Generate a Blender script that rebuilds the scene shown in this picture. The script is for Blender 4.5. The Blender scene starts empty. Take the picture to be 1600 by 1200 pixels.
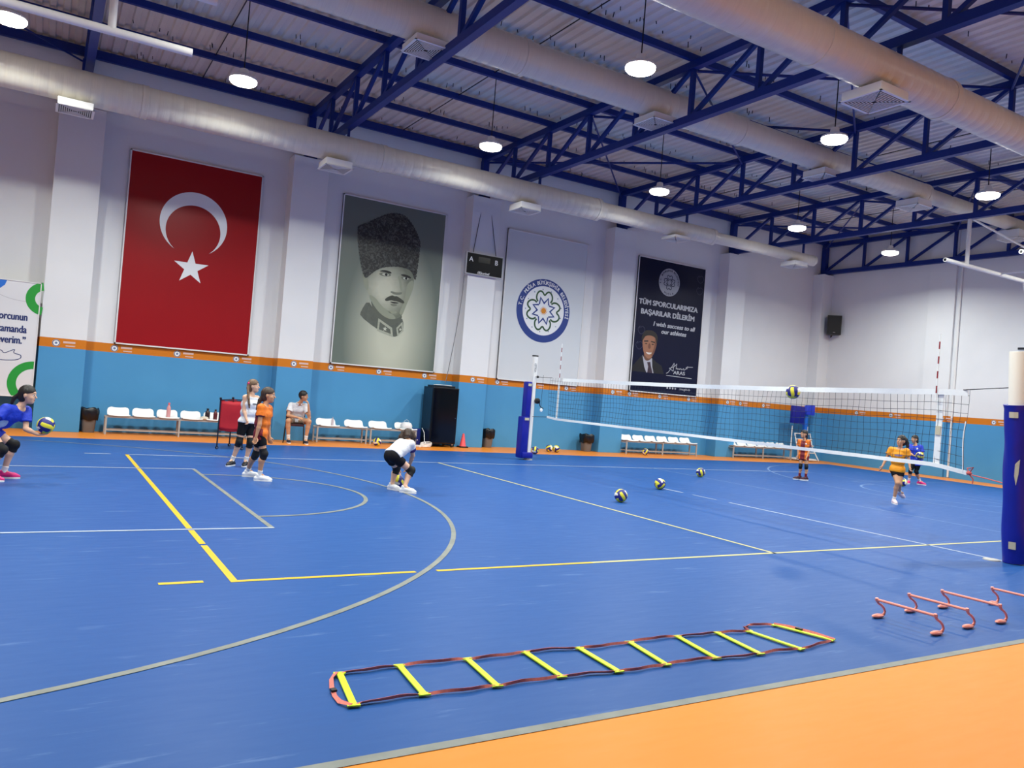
import bpy, bmesh, math, random
import numpy as np
from mathutils import Vector, Matrix

random.seed(7)
rng = np.random.default_rng(7)
SC = bpy.context.scene
COL = SC.collection
PI = math.pi

# ------------------------------------------------------------------ camera
cd = bpy.data.cameras.new('camera')
cd.sensor_width = 36.0
cd.lens = 27.538
cd.clip_end = 200
cam = bpy.data.objects.new('camera', cd)
COL.objects.link(cam)
_r = (0.854731, -0.512892, 0.079855)
_d = (0.075095, -0.03004, -0.996724)
_f = (0.513611, 0.857927, 0.01284)
cam.matrix_world = Matrix(((_r[0], -_d[0], -_f[0], -1.33386),
                           (_r[1], -_d[1], -_f[1], -6.09192),
                           (_r[2], -_d[2], -_f[2], 1.5799),
                           (0, 0, 0, 1)))
SC.camera = cam

# ------------------------------------------------------------------ world + exposure
W = bpy.data.worlds.new('night')
W.use_nodes = True
W.node_tree.nodes['Background'].inputs[0].default_value = (0.02, 0.025, 0.04, 1)
W.node_tree.nodes['Background'].inputs[1].default_value = 0.2
SC.world = W
SC.view_settings.view_transform = 'Standard'
SC.view_settings.look = 'None'
SC.view_settings.gamma = 1.0
SC.view_settings.use_curve_mapping = False
SC.view_settings.exposure = 0.0
LAMP_W = 205.0          # power of one high-bay lamp
SC.cycles.max_bounces = 6
SC.cycles.diffuse_bounces = 4

# ------------------------------------------------------------------ materials
def lin(h):
    if isinstance(h, str):
        h = h.lstrip('#')
        c = [int(h[i:i + 2], 16) / 255 for i in (0, 2, 4)]
    else:
        c = [v / 255 for v in h]
    return tuple(((v + .055) / 1.055) ** 2.4 if v > .04045 else v / 12.92 for v in c)

MATS = {}
def mat(name, col, rough=.5, metal=0., spec=.5, noise=None, bump=None, coat=0., emit=None, sheen=0., alpha=None):
    """noise = (scale, amount, stretch xyz)"""
    if name in MATS:
        return MATS[name]
    m = bpy.data.materials.new(name)
    m.use_nodes = True
    nt = m.node_tree
    b = nt.nodes['Principled BSDF']
    c = lin(col)
    b.inputs['Base Color'].default_value = (*c, 1)
    b.inputs['Roughness'].default_value = rough
    b.inputs['Metallic'].default_value = metal
    b.inputs['Specular IOR Level'].default_value = spec
    b.inputs['Coat Weight'].default_value = coat
    if alpha is not None:
        b.inputs['Alpha'].default_value = alpha
    if emit:
        b.inputs['Emission Color'].default_value = (*lin(emit[0]), 1)
        b.inputs['Emission Strength'].default_value = emit[1]
    if noise or bump:
        tc = nt.nodes.new('ShaderNodeTexCoord')
        mp = nt.nodes.new('ShaderNodeMapping')
        nt.links.new(tc.outputs['Object'], mp.inputs[0])
        nz = nt.nodes.new('ShaderNodeTexNoise')
        nt.links.new(mp.outputs[0], nz.inputs['Vector'])
        nz.inputs['Detail'].default_value = 5
        s = noise or bump
        nz.inputs['Scale'].default_value = s[0]
        if len(s) > 2:
            mp.inputs['Scale'].default_value = s[2]
        if noise:
            mx = nt.nodes.new('ShaderNodeMix')
            mx.data_type = 'RGBA'
            a = noise[1]
            mx.inputs[6].default_value = (*[v * (1 - a) for v in c], 1)
            mx.inputs[7].default_value = (*[min(1, v * (1 + a)) for v in c], 1)
            nt.links.new(nz.outputs['Fac'], mx.inputs[0])
            nt.links.new(mx.outputs[2], b.inputs['Base Color'])
        if bump:
            bp = nt.nodes.new('ShaderNodeBump')
            bp.inputs['Strength'].default_value = bump[1]
            bp.inputs['Distance'].default_value = .01
            nt.links.new(nz.outputs['Fac'], bp.inputs['Height'])
            nt.links.new(bp.outputs[0], b.inputs['Normal'])
    MATS[name] = m
    return m

class NT:
    """tiny node-graph helper"""
    def __init__(self, m):
        self.nt = m.node_tree
    def n(self, t, **kw):
        x = self.nt.nodes.new(t)
        for k, v in kw.items():
            setattr(x, k, v)
        return x
    def l(self, a, b):
        self.nt.links.new(a, b)
    def math(self, op, a, b=None, c=None):
        x = self.n('ShaderNodeMath', operation=op)
        for i, v in enumerate((a, b, c)):
            if v is None:
                continue
            if hasattr(v, 'links'):
                self.l(v, x.inputs[i])
            else:
                x.inputs[i].default_value = v
        return x.outputs[0]
    def mix(self, fac, a, b):
        x = self.n('ShaderNodeMix', data_type='RGBA')
        for i, v in ((0, fac), (6, a), (7, b)):
            if hasattr(v, 'links'):
                self.l(v, x.inputs[i])
            else:
                x.inputs[i].default_value = v if i == 0 else (*v, 1)
        return x.outputs[2]

def wall_material():
    m = bpy.data.materials.new('painted_wall')
    m.use_nodes = True
    g = NT(m)
    b = m.node_tree.nodes['Principled BSDF']
    geo = g.n('ShaderNodeNewGeometry')
    sep = g.n('ShaderNodeSeparateXYZ')
    g.l(geo.outputs['Position'], sep.inputs[0])
    nz = g.n('ShaderNodeTexNoise')
    nz.inputs['Scale'].default_value = 1.3
    nz.inputs['Detail'].default_value = 6
    g.l(geo.outputs['Position'], nz.inputs['Vector'])
    z = sep.outputs['Z']
    white = g.mix(nz.outputs['Fac'], lin('#e0e2e3'), lin('#e9eaea'))
    orange = g.mix(nz.outputs['Fac'], lin('#cb7414'), lin('#d37e1c'))
    blue = g.mix(nz.outputs['Fac'], lin('#4890c2'), lin('#529bcc'))
    up = g.math('GREATER_THAN', z, 2.0)
    mid = g.math('GREATER_THAN', z, 1.8)
    c = g.mix(mid, blue, orange)
    c = g.mix(up, c, white)
    g.l(c, b.inputs['Base Color'])
    b.inputs['Roughness'].default_value = .55
    b.inputs['Specular IOR Level'].default_value = .3
    n2 = g.n('ShaderNodeTexNoise')
    n2.inputs['Scale'].default_value = 60
    g.l(geo.outputs['Position'], n2.inputs['Vector'])
    bp = g.n('ShaderNodeBump')
    bp.inputs['Strength'].default_value = .06
    g.l(n2.outputs['Fac'], bp.inputs['Height'])
    g.l(bp.outputs[0], b.inputs['Normal'])
    return m

def floor_material():
    m = bpy.data.materials.new('sports_floor')
    m.use_nodes = True
    g = NT(m)
    b = m.node_tree.nodes['Principled BSDF']
    geo = g.n('ShaderNodeNewGeometry')
    sep = g.n('ShaderNodeSeparateXYZ')
    g.l(geo.outputs['Position'], sep.inputs[0])
    x, y = sep.outputs['X'], sep.outputs['Y']
    def stretched(sx, sy, scale, detail=6):
        mp = g.n('ShaderNodeMapping')
        mp.inputs['Scale'].default_value = (sx, sy, 1)
        g.l(geo.outputs['Position'], mp.inputs[0])
        nz = g.n('ShaderNodeTexNoise')
        nz.inputs['Scale'].default_value = scale
        nz.inputs['Detail'].default_value = detail
        nz.inputs['Roughness'].default_value = .65
        g.l(mp.outputs[0], nz.inputs['Vector'])
        return nz.outputs['Fac']
    broad = stretched(1, 1, .35, 3)
    grain = stretched(1, 5, 3.0)
    scuff = stretched(1.2, 9, 1.1, 8)
    bl = g.mix(broad, lin('#205092'), lin('#27589c'))
    bl = g.mix(g.math('MULTIPLY', grain, .55), bl, lin('#1d498a'))
    sc = g.math('MULTIPLY', g.math('MAXIMUM', g.math('SUBTRACT', scuff, .60), 0.0), 2.6)
    bl = g.mix(sc, bl, lin('#86a6d0'))
    orr = g.mix(broad, lin('#e68a2c'), lin('#ea9034'))
    orr = g.mix(g.math('MULTIPLY', grain, .35), orr, lin('#de8228'))
    inx = g.math('MULTIPLY', g.math('GREATER_THAN', x, -5.0), g.math('LESS_THAN', x, 22.65))
    iny = g.math('MULTIPLY', g.math('GREATER_THAN', y, -3.0), g.math('LESS_THAN', y, 11.85))
    c = g.mix(g.math('MULTIPLY', inx, iny), orr, bl)
    g.l(c, b.inputs['Base Color'])
    rg = g.math('ADD', g.math('MULTIPLY', grain, .18), .33)
    g.l(rg, b.inputs['Roughness'])
    b.inputs['Specular IOR Level'].default_value = .17
    bp = g.n('ShaderNodeBump')
    bp.inputs['Strength'].default_value = .04
    g.l(grain, bp.inputs['Height'])
    g.l(bp.outputs[0], b.inputs['Normal'])
    return m

M_WALL = wall_material()
M_FLOOR = floor_material()
M_STEEL = mat('blue_steel_paint', '#0a2a7a', .45, spec=.35, noise=(3, .12))
M_DECK = mat('grey_roof_sheet', '#dedbd4', .5, noise=(2, .1))
M_DUCT = mat('duct_wrap', '#dbd6c6', .30, spec=.6, noise=(5, .07, (9, .5, .5)), bump=(5, .5, (9, .5, .5)))
M_WHITE = mat('white_paint', '#e9e9e6', .45, noise=(4, .03))
M_PLASTIC = mat('white_plastic', '#f2f3f1', .35)
M_BLACK = mat('black_plastic', '#101114', .45)
M_RUBBER = mat('black_rubber', '#0b0b0c', .7)
M_GREYMET = mat('grey_metal', '#aeaca8', .45, .1)
M_CHROME = mat('chrome', '#c8c8c8', .2, 1.)
M_DARKMETAL = mat('dark_metal', '#16171b', .4, .3)
M_REDFAB = mat('red_fabric', '#b00d22', .7, noise=(8, .15))
M_PADBLUE = mat('navy_blue_vinyl', '#0d1a94', .38, noise=(5, .15), bump=(7, .5))
M_YELLOW = mat('ball_yellow', '#e6dd3c', .5)
M_NAVY = mat('ball_navy', '#20207a', .5)
M_BALLWHITE = mat('ball_white', '#eceae0', .5)
M_CORAL = mat('coral_plastic', '#ff9c88', .38)
M_LIME = mat('lime_plastic', '#d2f20c', .4)
M_STRAP = mat('coral_webbing', '#d8786c', .8, noise=(60, .35))
M_STRAP2 = mat('purple_webbing', '#3c2038', .8)
M_LINEW = mat('white_court_line', '#a9b6c8', .45, noise=(7, .16))
M_LINEF = mat('faint_court_line', '#6484b4', .45, noise=(3, .2))
M_LINEY = mat('yellow_court_line', '#d6b20c', .45, noise=(5, .08))
M_LINEP = mat('pale_yellow_court_line', '#c0ba80', .45, noise=(5, .1))
M_LINEG = mat('worn_grey_court_line', '#7b807a', .5, noise=(5, .45, (1, 1, 1)))
M_CORD = mat('net_cord', '#1c2a3c', .8)
M_BAND = mat('net_band', '#eef2f1', .6, noise=(14, .06))
M_TAPE = mat('beige_tape', '#c9c2a6', .6)
M_LENS = mat('lamp_lens', '#ffffff', .4, emit=('#fff9f0', 20.0))

# ------------------------------------------------------------------ geometry collector
class G:
    def __init__(self):
        self.v, self.f, self.m = [], [], []
    def add(self, vf, mi=0, M=None):
        vs, fs = vf
        n = len(self.v)
        if M is not None:
            vs = [M @ Vector(p) for p in vs]
        self.v.extend([tuple(map(float, p)) for p in vs])
        self.f.extend([tuple(int(i) + n for i in q) for q in fs])
        self.m.extend([mi] * len(fs))
        return self

def obj(name, g, mats, parent=None, loc=(0, 0, 0), rot=(0, 0, 0), smooth=35, kind=None, label=None):
    if not isinstance(g, G):
        q = G(); q.add(g); g = q
    me = bpy.data.meshes.new(name)
    me.from_pydata(g.v, [], g.f)
    ms = mats if isinstance(mats, (list, tuple)) else [mats]
    for m in ms:
        me.materials.append(m)
    if len(ms) > 1:
        me.polygons.foreach_set('material_index', g.m)
    if smooth:
        me.polygons.foreach_set('use_smooth', [True] * len(me.polygons))
        if smooth < 180:
            me.set_sharp_from_angle(angle=math.radians(smooth))
    me.validate()
    me.update()
    o = bpy.data.objects.new(name, me)
    COL.objects.link(o)
    o.location = loc
    o.rotation_euler = rot
    if parent is not None:
        o.parent = parent
    if kind:
        o['kind'] = kind
    if label:
        o['label'] = label
    return o

def tag(o, label, cat, group=None):
    o['label'] = label
    o['category'] = cat
    if group:
        o['group'] = group
    return o

def thing(name, label, cat, loc=(0, 0, 0), rz=0., group=None):
    o = bpy.data.objects.new(name, None)
    o.empty_display_size = .1
    COL.objects.link(o)
    o.location = loc
    o.rotation_euler = (0, 0, rz)
    return tag(o, label, cat, group)

def dup(o, parent=None):
    """copy a thing with its parts and sub-parts (mesh data shared)"""
    c = o.copy()
    COL.objects.link(c)
    if parent is not None:
        c.parent = parent
    for ch in list(o.children):
        dup(ch, c)
    return c

def box(c, s, R=None, ch=0.):
    """box centred at c, size s; optional chamfer"""
    hx, hy, hz = s[0] / 2, s[1] / 2, s[2] / 2
    if ch <= 0:
        vs = [(x, y, z) for x in (-hx, hx) for y in (-hy, hy) for z in (-hz, hz)]
        fs = [(0, 1, 3, 2), (4, 6, 7, 5), (0, 4, 5, 1), (2, 3, 7, 6), (0, 2, 6, 4), (1, 5, 7, 3)]
    else:
        ch = min(ch, hx * .95, hy * .95, hz * .95)
        bm = bmesh.new()
        bmesh.ops.create_cube(bm, size=1)
        for v in bm.verts:
            v.co = (v.co.x * s[0], v.co.y * s[1], v.co.z * s[2])
        bmesh.ops.bevel(bm, geom=bm.edges[:], offset=ch, segments=2, affect='EDGES', profile=.6)
        bm.verts.index_update()
        vs = [tuple(v.co) for v in bm.verts]
        fs = [tuple(v.index for v in f.verts) for f in bm.faces]
        bm.free()
    if R is not None:
        vs = [R @ Vector(v) for v in vs]
    return [(v[0] + c[0], v[1] + c[1], v[2] + c[2]) for v in vs], fs

def _frames(path):
    P = [Vector(p) for p in path]
    T = []
    for i in range(len(P)):
        a = P[max(i - 1, 0)]
        b = P[min(i + 1, len(P) - 1)]
        t = (b - a)
        T.append(t.normalized() if t.length > 1e-9 else Vector((0, 0, 1)))
    ref = Vector((0, 0, 1)) if abs(T[0].z) < .9 else Vector((1, 0, 0))
    n = (ref - T[0] * ref.dot(T[0])).normalized()
    N = []
    for t in T:
        n = (n - t * n.dot(t))
        n = n.normalized() if n.length > 1e-6 else t.orthogonal().normalized()
        N.append(n)
    return P, T, N

def tube(path, r, n=8, cap=True, flat=1.0, phase=0.):
    P, T, N = _frames(path)
    vs, fs = [], []
    rs = r if isinstance(r, (list, tuple)) else [r] * len(P)
    for p, t, nn, rr in zip(P, T, N, rs):
        b = t.cross(nn)
        for k in range(n):
            a = 2 * PI * k / n + phase
            vs.append(p + nn * (math.cos(a) * rr) + b * (math.sin(a) * rr * flat))
    for i in range(len(P) - 1):
        for k in range(n):
            k2 = (k + 1) % n
            fs.append((i * n + k, i * n + k2, (i + 1) * n + k2, (i + 1) * n + k))
    if cap:
        fs.append(tuple(range(n - 1, -1, -1)))
        fs.append(tuple((len(P) - 1) * n + k for k in range(n)))
    return vs, fs

def bar(a, b, w, h=None):
    """square bar from a to b"""
    h = h or w
    a, b = Vector(a), Vector(b)
    t = (b - a).normalized()
    ref = Vector((0, 0, 1)) if abs(t.z) < .95 else Vector((1, 0, 0))
    s = t.cross(ref).normalized()
    u = s.cross(t)
    vs = [p + s * (i * w / 2) + u * (j * h / 2) for p in (a, b) for i, j in ((-1, -1), (1, -1), (1, 1), (-1, 1))]
    fs = [(0, 1, 2, 3), (7, 6, 5, 4)] + [(i, (i + 1) % 4 + 0, (i + 1) % 4 + 4, i + 4) for i in range(4)]
    return vs, fs

def lathe(prof, n=24, c=(0, 0, 0), sq=None):
    """profile of (r, z); sq turns the round section towards a rounded square"""
    vs, fs = [], []
    for r, z in prof:
        for k in range(n):
            a = 2 * PI * k / n
            x, y = math.cos(a), math.sin(a)
            if sq:
                e = (abs(x) ** sq + abs(y) ** sq) ** (-1 / sq)
                x, y = x * e, y * e
            vs.append((c[0] + r * x, c[1] + r * y, c[2] + z))
    for i in range(len(prof) - 1):
        for k in range(n):
            k2 = (k + 1) % n
            fs.append((i * n + k, i * n + k2, (i + 1) * n + k2, (i + 1) * n + k))
    fs.append(tuple(range(n - 1, -1, -1)))
    fs.append(tuple((len(prof) - 1) * n + k for k in range(n)))
    return vs, fs

def ellipsoid(c, r, n=14, m=9, R=None):
    vs, fs = [], []
    for i in range(m + 1):
        th = PI * i / m
        for k in range(n):
            a = 2 * PI * k / n
            v = Vector((r[0] * math.sin(th) * math.cos(a), r[1] * math.sin(th) * math.sin(a), r[2] * math.cos(th)))
            if R is not None:
                v = R @ v
            vs.append((v.x + c[0], v.y + c[1], v.z + c[2]))
    for i in range(m):
        for k in range(n):
            k2 = (k + 1) % n
            fs.append((i * n + k, (i + 1) * n + k, (i + 1) * n + k2, i * n + k2))
    return vs, fs

def slab2d(poly, th, fm):
    """2-D polygon with thickness; fm maps (x, y, depth) to 3-D"""
    n = len(poly)
    vs = [fm(x, y, 0) for x, y in poly] + [fm(x, y, th) for x, y in poly]
    fs = [tuple(range(n)), tuple(range(2 * n - 1, n - 1, -1))]
    fs += [(i, (i + 1) % n, (i + 1) % n + n, i + n) for i in range(n)]
    return vs, fs

def stroke(pts, w, fm, closed=False):
    """flat band of width w along a 2-D polyline"""
    n = len(pts)
    vs, fs = [], []
    for i in range(n):
        if closed:
            a, b, c = pts[i - 1], pts[i], pts[(i + 1) % n]
        else:
            a, b, c = pts[max(i - 1, 0)], pts[i], pts[min(i + 1, n - 1)]
        d1 = Vector((b[0] - a[0], b[1] - a[1]))
        d2 = Vector((c[0] - b[0], c[1] - b[1]))
        if d1.length < 1e-9: d1 = d2
        if d2.length < 1e-9: d2 = d1
        d1.normalize(); d2.normalize()
        n1 = Vector((-d1.y, d1.x)); n2 = Vector((-d2.y, d2.x))
        k = (n1 + n2)
        k = k / max(k.length_squared / 2, .55)
        vs.append(fm(b[0] + k.x * w / 2, b[1] + k.y * w / 2, 0))
        vs.append(fm(b[0] - k.x * w / 2, b[1] - k.y * w / 2, 0))
    for i in range(n if closed else n - 1):
        j = (i + 1) % n
        fs.append((2 * i, 2 * i + 1, 2 * j + 1, 2 * j))
    return vs, fs

def smooth_poly(pts, it=3, closed=True):
    P = [Vector((p[0], p[1])) for p in pts]
    for _ in range(it):
        Q = []
        n = len(P)
        for i in range(n if closed else n - 1):
            a, b = P[i], P[(i + 1) % n]
            Q += [a * .75 + b * .25, a * .25 + b * .75]
        if not closed:
            Q = [P[0]] + Q + [P[-1]]
        P = Q
    return [(p.x, p.y) for p in P]

def circle2(cx, cy, rx, ry=None, n=40, a0=0, a1=2 * PI):
    ry = ry or rx
    full = abs(a1 - a0 - 2 * PI) < 1e-6
    m = n if full else n + 1
    return [(cx + rx * math.cos(a0 + (a1 - a0) * k / n), cy + ry * math.sin(a0 + (a1 - a0) * k / n)) for k in range(m)]

def text(s, size, fm, align='LEFT', bold=0., sx=1., shear=0., x=0., y=0., fitw=None):
    cu = bpy.data.curves.new('lettering', 'FONT')
    cu.body = s
    cu.size = size
    cu.align_x = align
    cu.shear = shear
    cu.resolution_u = 3
    to = bpy.data.objects.new('lettering', cu)
    COL.objects.link(to)
    me = bpy.data.meshes.new_from_object(to)
    vs = [(v.co.x, v.co.y) for v in me.vertices]
    if fitw and vs:
        w = max(v[0] for v in vs) - min(v[0] for v in vs)
        sx = fitw / max(w, 1e-6)
    fs0 = [tuple(p.vertices) for p in me.polygons]
    base, vs, fs = vs, [], []
    sh = ((0, 0),) if bold < .001 else ((-bold, 0), (bold, 0), (0, bold * .6), (0, -bold * .6))
    for q, (dx, dy) in enumerate(sh):
        k0 = len(vs)
        vs += [fm(x + v[0] * sx + dx, y + v[1] + dy, .0006 * q) for v in base]
        fs += [tuple(i + k0 for i in f) for f in fs0]
    bpy.data.objects.remove(to)
    bpy.data.curves.remove(cu)
    bpy.data.meshes.remove(me)
    return vs, fs

# ================================================================== SETTING
YW, XR, XL, YF, ZT = 13.75, 24.1, -8.5, -11.5, 8.45
g = G().add(box(((XL + XR) / 2, (YF + YW) / 2, -.1), (XR - XL + .6, YW - YF + .6, .2)))
floor = obj('floor', g, M_FLOOR, smooth=0, kind='structure')
def wall(name, c, s):
    return obj(name, box(c, s), M_WALL, smooth=0, kind='structure')
wall('wall_back', ((XL + XR) / 2, YW + .15, ZT / 2), (XR - XL + .6, .3, ZT + .2))
wall('wall_right', (XR + .15, (YF + YW) / 2, ZT / 2), (.3, YW - YF, ZT + .2))
wall('wall_left', (XL - .15, (YF + YW) / 2, ZT / 2), (.3, YW - YF, ZT + .2))
wall('wall_front', ((XL + XR) / 2, YF - .15, ZT / 2), (XR - XL + .6, .3, ZT + .2))
tn = 1
PIL = [-6, -1, 4, 9, 14, 19]
for u in PIL:
    obj('trim_%d' % tn, box((u, YW - .22, 3.51), (.88, .48, 7.02), ch=.008), M_WALL, smooth=0, kind='structure')
    tn += 1
obj('trim_%d' % tn, box((23.82, YW - .22, 3.51), (.58, .48, 7.02), ch=.008), M_WALL, smooth=0, kind='structure'); tn += 1
obj('trim_%d' % tn, box((XR - .02, 9.0, 4.2), (.14, .9, 8.4), ch=.008), M_WALL, smooth=0, kind='structure'); tn += 1

# ribbed roof deck
g = G()
pitch, x = .24, XL - .2
prof = []
while x < XR + .3:
    prof += [(x, 0), (x + .10, 0), (x + .125, .045), (x + .215, .045)]
    x += pitch
vs = [(px, yy, ZT + pz) for yy in (YF - .2, YW + .2) for px, pz in prof]
n = len(prof)
g.add((vs, [(i, i + 1, i + 1 + n, i + n) for i in range(n - 1)]))
g.add(box(((XL + XR) / 2, (YF + YW) / 2, ZT + .12), (XR - XL + .6, YW - YF + .6, .08)))
ceiling = obj('ceiling', g, M_DECK, smooth=0, kind='structure')
g = G()
for _ in range(420):
    px = XL + 8 + random.random() * 20
    py = random.choice([13.65 - 1.667 * k for k in range(10)]) - random.uniform(.2, .5)
    g.add(bar((px, py, ZT - .001), (px + random.uniform(-.02, .02), py, ZT - random.uniform(.05, .12)), .012))
o = obj('roof_screw', g, M_DARKMETAL, smooth=0)
tag(o, 'scattered dark screw tips poking through the ribbed roof sheets', 'screws')
o['kind'] = 'stuff'

# ------------------------------------------------------------------ court lines (painted on the floor)
def fl(x, y, d, z=.002):
    return (x, y, z)
def seg(name, a, b, w, m, z=.002):
    obj(name, stroke([a, b], w, lambda x, y, d: (x, y, z)), m, parent=floor, smooth=0, kind='structure')
for a_, b_ in ((0, 1.33), (1.40, 2.05), (2.15, 6.99), (7.08, 9.0)):
    seg('volleyball_end_line', (0.025, a_), (0.025, b_), .056, M_LINEY)
seg('volleyball_sideline', (.053, .025), (1.52, .025), .052, M_LINEY)
seg('volleyball_sideline', (1.72, .025), (3.4, .025), .052, M_LINEY)
seg('volleyball_sideline', (3.4, .025), (18.05, .025), .052, M_LINEP)
seg('volleyball_sideline', (0, 8.97), (18.05, 8.97), .05, M_LINEW)
seg('attack_line', (6.0, 0), (6.0, 9), .05, M_LINEP)
seg('centre_line', (9.05, -1.0), (9.05, 3.6), .045, M_LINEW)
seg('centre_line', (9.05, 3.9), (9.05, 4.5), .03, M_LINEW)
seg('centre_line', (9.05, 4.75), (9.05, 5.45), .05, M_LINEW)
seg('attack_line', (12.0, -.9), (12.0, 9), .045, M_LINEF)
seg('volleyball_end_line', (18.02, 0), (18.02, 9.0), .04, M_LINEF)
seg('service_mark', (-.50, .06), (-.19, .06), .06, M_LINEY)
seg('service_mark', (-.62, 9.0), (-.22, 9.0), .05, M_LINEW)
for sgn, X0 in ((1, .84), (-1, 17.24)):
    e = -5.0 if sgn > 0 else 22.6
    seg('key_line', (X0 - sgn * .02, 2.08), (X0 - sgn * .02, 7.06), .055, M_LINEG if sgn > 0 else M_LINEF, .0024)
    seg('key_line', (e, 2.1), (X0, 2.1), .045, M_LINEW if sgn > 0 else M_LINEF, .0028)
    seg('key_line', (e, 7.04), (X0, 7.04), .045, M_LINEW if sgn > 0 else M_LINEF, .0028)
    hc = -3.385 if sgn > 0 else 21.465
    for cx, rr, w in ((X0, 1.8, .055), (hc, 6.75, .052)):
        a = PI / 2 if cx == X0 else math.asin(6.6 / 6.75)
        if sgn > 0:
            pts = circle2(cx, 4.57, rr, n=60, a0=-a, a1=a)
        else:
            pts = circle2(cx, 4.57, rr, n=60, a0=PI - a, a1=PI + a)
        obj('free_throw_circle' if rr < 2 else 'three_point_line',
            stroke(pts, w, lambda x, y, d: (x, y, .0032)), M_LINEG if sgn > 0 else M_LINEF, parent=floor, smooth=0, kind='structure')
seg('court_edge_line', (-5, -3.0), (22.65, -3.0), .062, M_LINEG, .003)

# ------------------------------------------------------------------ roof trusses
NODES = [13.62 - 1.667 * k for k in range(16)]
ZB, ZTOP = 7.14, 8.19
ordin = ['first', 'second', 'third', 'fourth', 'fifth', 'sixth', 'seventh', 'eighth', 'ninth', 'tenth', 'eleventh', 'twelfth', 'thirteenth', 'fourteenth', 'fifteenth', 'sixteenth']
TR = {-6: 'blue lattice roof truss at the far left, left of the flag bay',
      -1: 'blue lattice roof truss above the quotation banner, seen end-on',
      4: 'blue lattice roof truss resting on the pillar between flag and portrait posters',
      9: 'blue lattice roof truss above the black scoreboard, with a high bar crossing duct',
      14: 'blue lattice roof truss on the pillar between emblem panel and dark poster',
      19: 'blue lattice roof truss on the pillar right of the dark poster',
      23.95: 'blue lattice roof truss running along the right-hand wall'}
def make_truss(u, label):
    t = thing('roof_truss', label, 'truss', (u, NODES[0], ZB), group='blue roof trusses')
    y0 = NODES[0]
    L = y0 - NODES[-1]
    obj('top_chord', bar((0, .1, ZTOP - ZB), (0, -L, ZTOP - ZB), .14, .15), M_STEEL, t, smooth=0)
    obj('bottom_chord', bar((0, .1, 0), (0, -L, 0), .14, .15), M_STEEL, t, smooth=0)
    for k, yy in enumerate(NODES):
        w = .18 if k == 0 else .085
        obj('vertical_strut', bar((0, yy - y0, .07), (0, yy - y0, ZTOP - ZB - .07), w), M_STEEL, t, smooth=0)
        if k < len(NODES) - 1:
            obj('diagonal_strut', bar((0, yy - y0 - .05, .06), (0, NODES[k + 1] - y0 + .05, ZTOP - ZB - .06), .075), M_STEEL, t, smooth=0)
    obj('end_plate', box((0, .0, -.08), (.34, .3, .08)), M_STEEL, t, smooth=0)
    return t
for u, lb in TR.items():
    make_truss(u, lb)
for k, yy in enumerate(NODES):
    z = 8.33
    where = 'behind the camera' if yy < -4 else 'counted from the poster wall'
    h = .2 if k == 0 else .13
    t = obj('roof_purlin', box(((XL + XR) / 2, 0, 0), (XR - XL - .1, .09, h), ch=.006), M_STEEL, loc=(0, yy, z + (0 if k else -.03)), smooth=0)
    tag(t, 'long blue roof purlin under the ribbed ceiling, %s %s' % (ordin[k], where), 'purlin', 'blue roof purlins')
# crossed wind braces in the roof plane
BR = {(9, 14): 'over the net bay', (19, 24): 'over the right end bay', (-6, -1): 'over the far left bay'}
for (a, b), wh in BR.items():
    for br, (i, j) in enumerate(((0, 3), (3, 5), (5, 7), (7, 9), (9, 11), (11, 13))):
        t = thing('cross_brace', 'thin blue crossed roof braces %s, %s pair from the poster wall' % (wh, ordin[br]), 'brace', ((a + b) / 2, (NODES[i] + NODES[j]) / 2, 8.1), 0, 'blue crossed roof braces')
        dx, dy = (b - a) / 2 - .07, (NODES[i] - NODES[j]) / 2 - .02
        obj('brace_rod', tube([(-dx, dy, 0), (dx, -dy, 0)], .03, 6), M_STEEL, t, smooth=60)
        obj('brace_rod', tube([(-dx, -dy, -.03), (dx, dy, -.03)], .022, 6), M_STEEL, t, smooth=60)
for i, u in enumerate((-3.6, 1.35, 6.4, 11.4, 16.4, 21.4)):
    o = obj('sag_rod', tube([(0, 13.5, 0), (0, -11, 0)], .012, 5), M_DARKMETAL, loc=(u, 0, 8.36), smooth=60)
    tag(o, 'thin dark tie rod across the purlins, %s bay from the left' % ordin[i], 'rod', 'tie rods between the purlins')

# ------------------------------------------------------------------ ducts
def make_duct(name, label, y, z, secs, hang):
    t = thing(name, label, 'duct', (secs[0][0], y, z))
    x0 = secs[0][0]
    for k, (a, b, r) in enumerate(secs):
        pr = [(r * .985, 0), (r, .03)]
        nseg = max(2, int((b - a) / .22))
        for i in range(1, nseg):
            xx = (b - a) * i / nseg
            pr += [(r, xx - .012), (r * .988, xx), (r, xx + .012)]
        pr += [(r, b - a - .03), (r * .985, b - a)]
        v, f = lathe(pr, 32)
        v = [(p[2] + a - x0, p[0], p[1]) for p in v]
        obj('duct_section', (v, f), M_DUCT, t, smooth=50)
        v, f = lathe([(r * .99, -.06), (r * 1.035, -.055), (r * 1.035, -.03), (r * 1.01, 0), (r * 1.035, .03), (r * 1.035, .055), (r * .99, .06)], 32)
        v = [(p[2] + b - x0, p[0], p[1]) for p in v]
        obj('joint_ring', (v, f), M_DUCT, t, smooth=40)
    for u in hang:
        r = [s[2] for s in secs if s[0] <= u <= s[1]]
        if r:
            obj('hanger', box((u - x0, 0, (r[0] + (ZB - .07 - z)) / 2), (.05, .06, max(.04, ZB - .07 - z - r[0] + .02))), M_STEEL, t, smooth=0)
    return t
make_duct('air_duct', 'long pale round air duct in front of the poster wall, stepping thinner to the right', 10.6, 6.6,
          [(-8.3, -5.0, .31), (-5, -.05, .31), (-.05, 4.8, .295), (4.8, 10.8, .285), (10.8, 15.0, .225), (15.0, 19.45, .165)], (4, 9, 14, 19))
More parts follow.
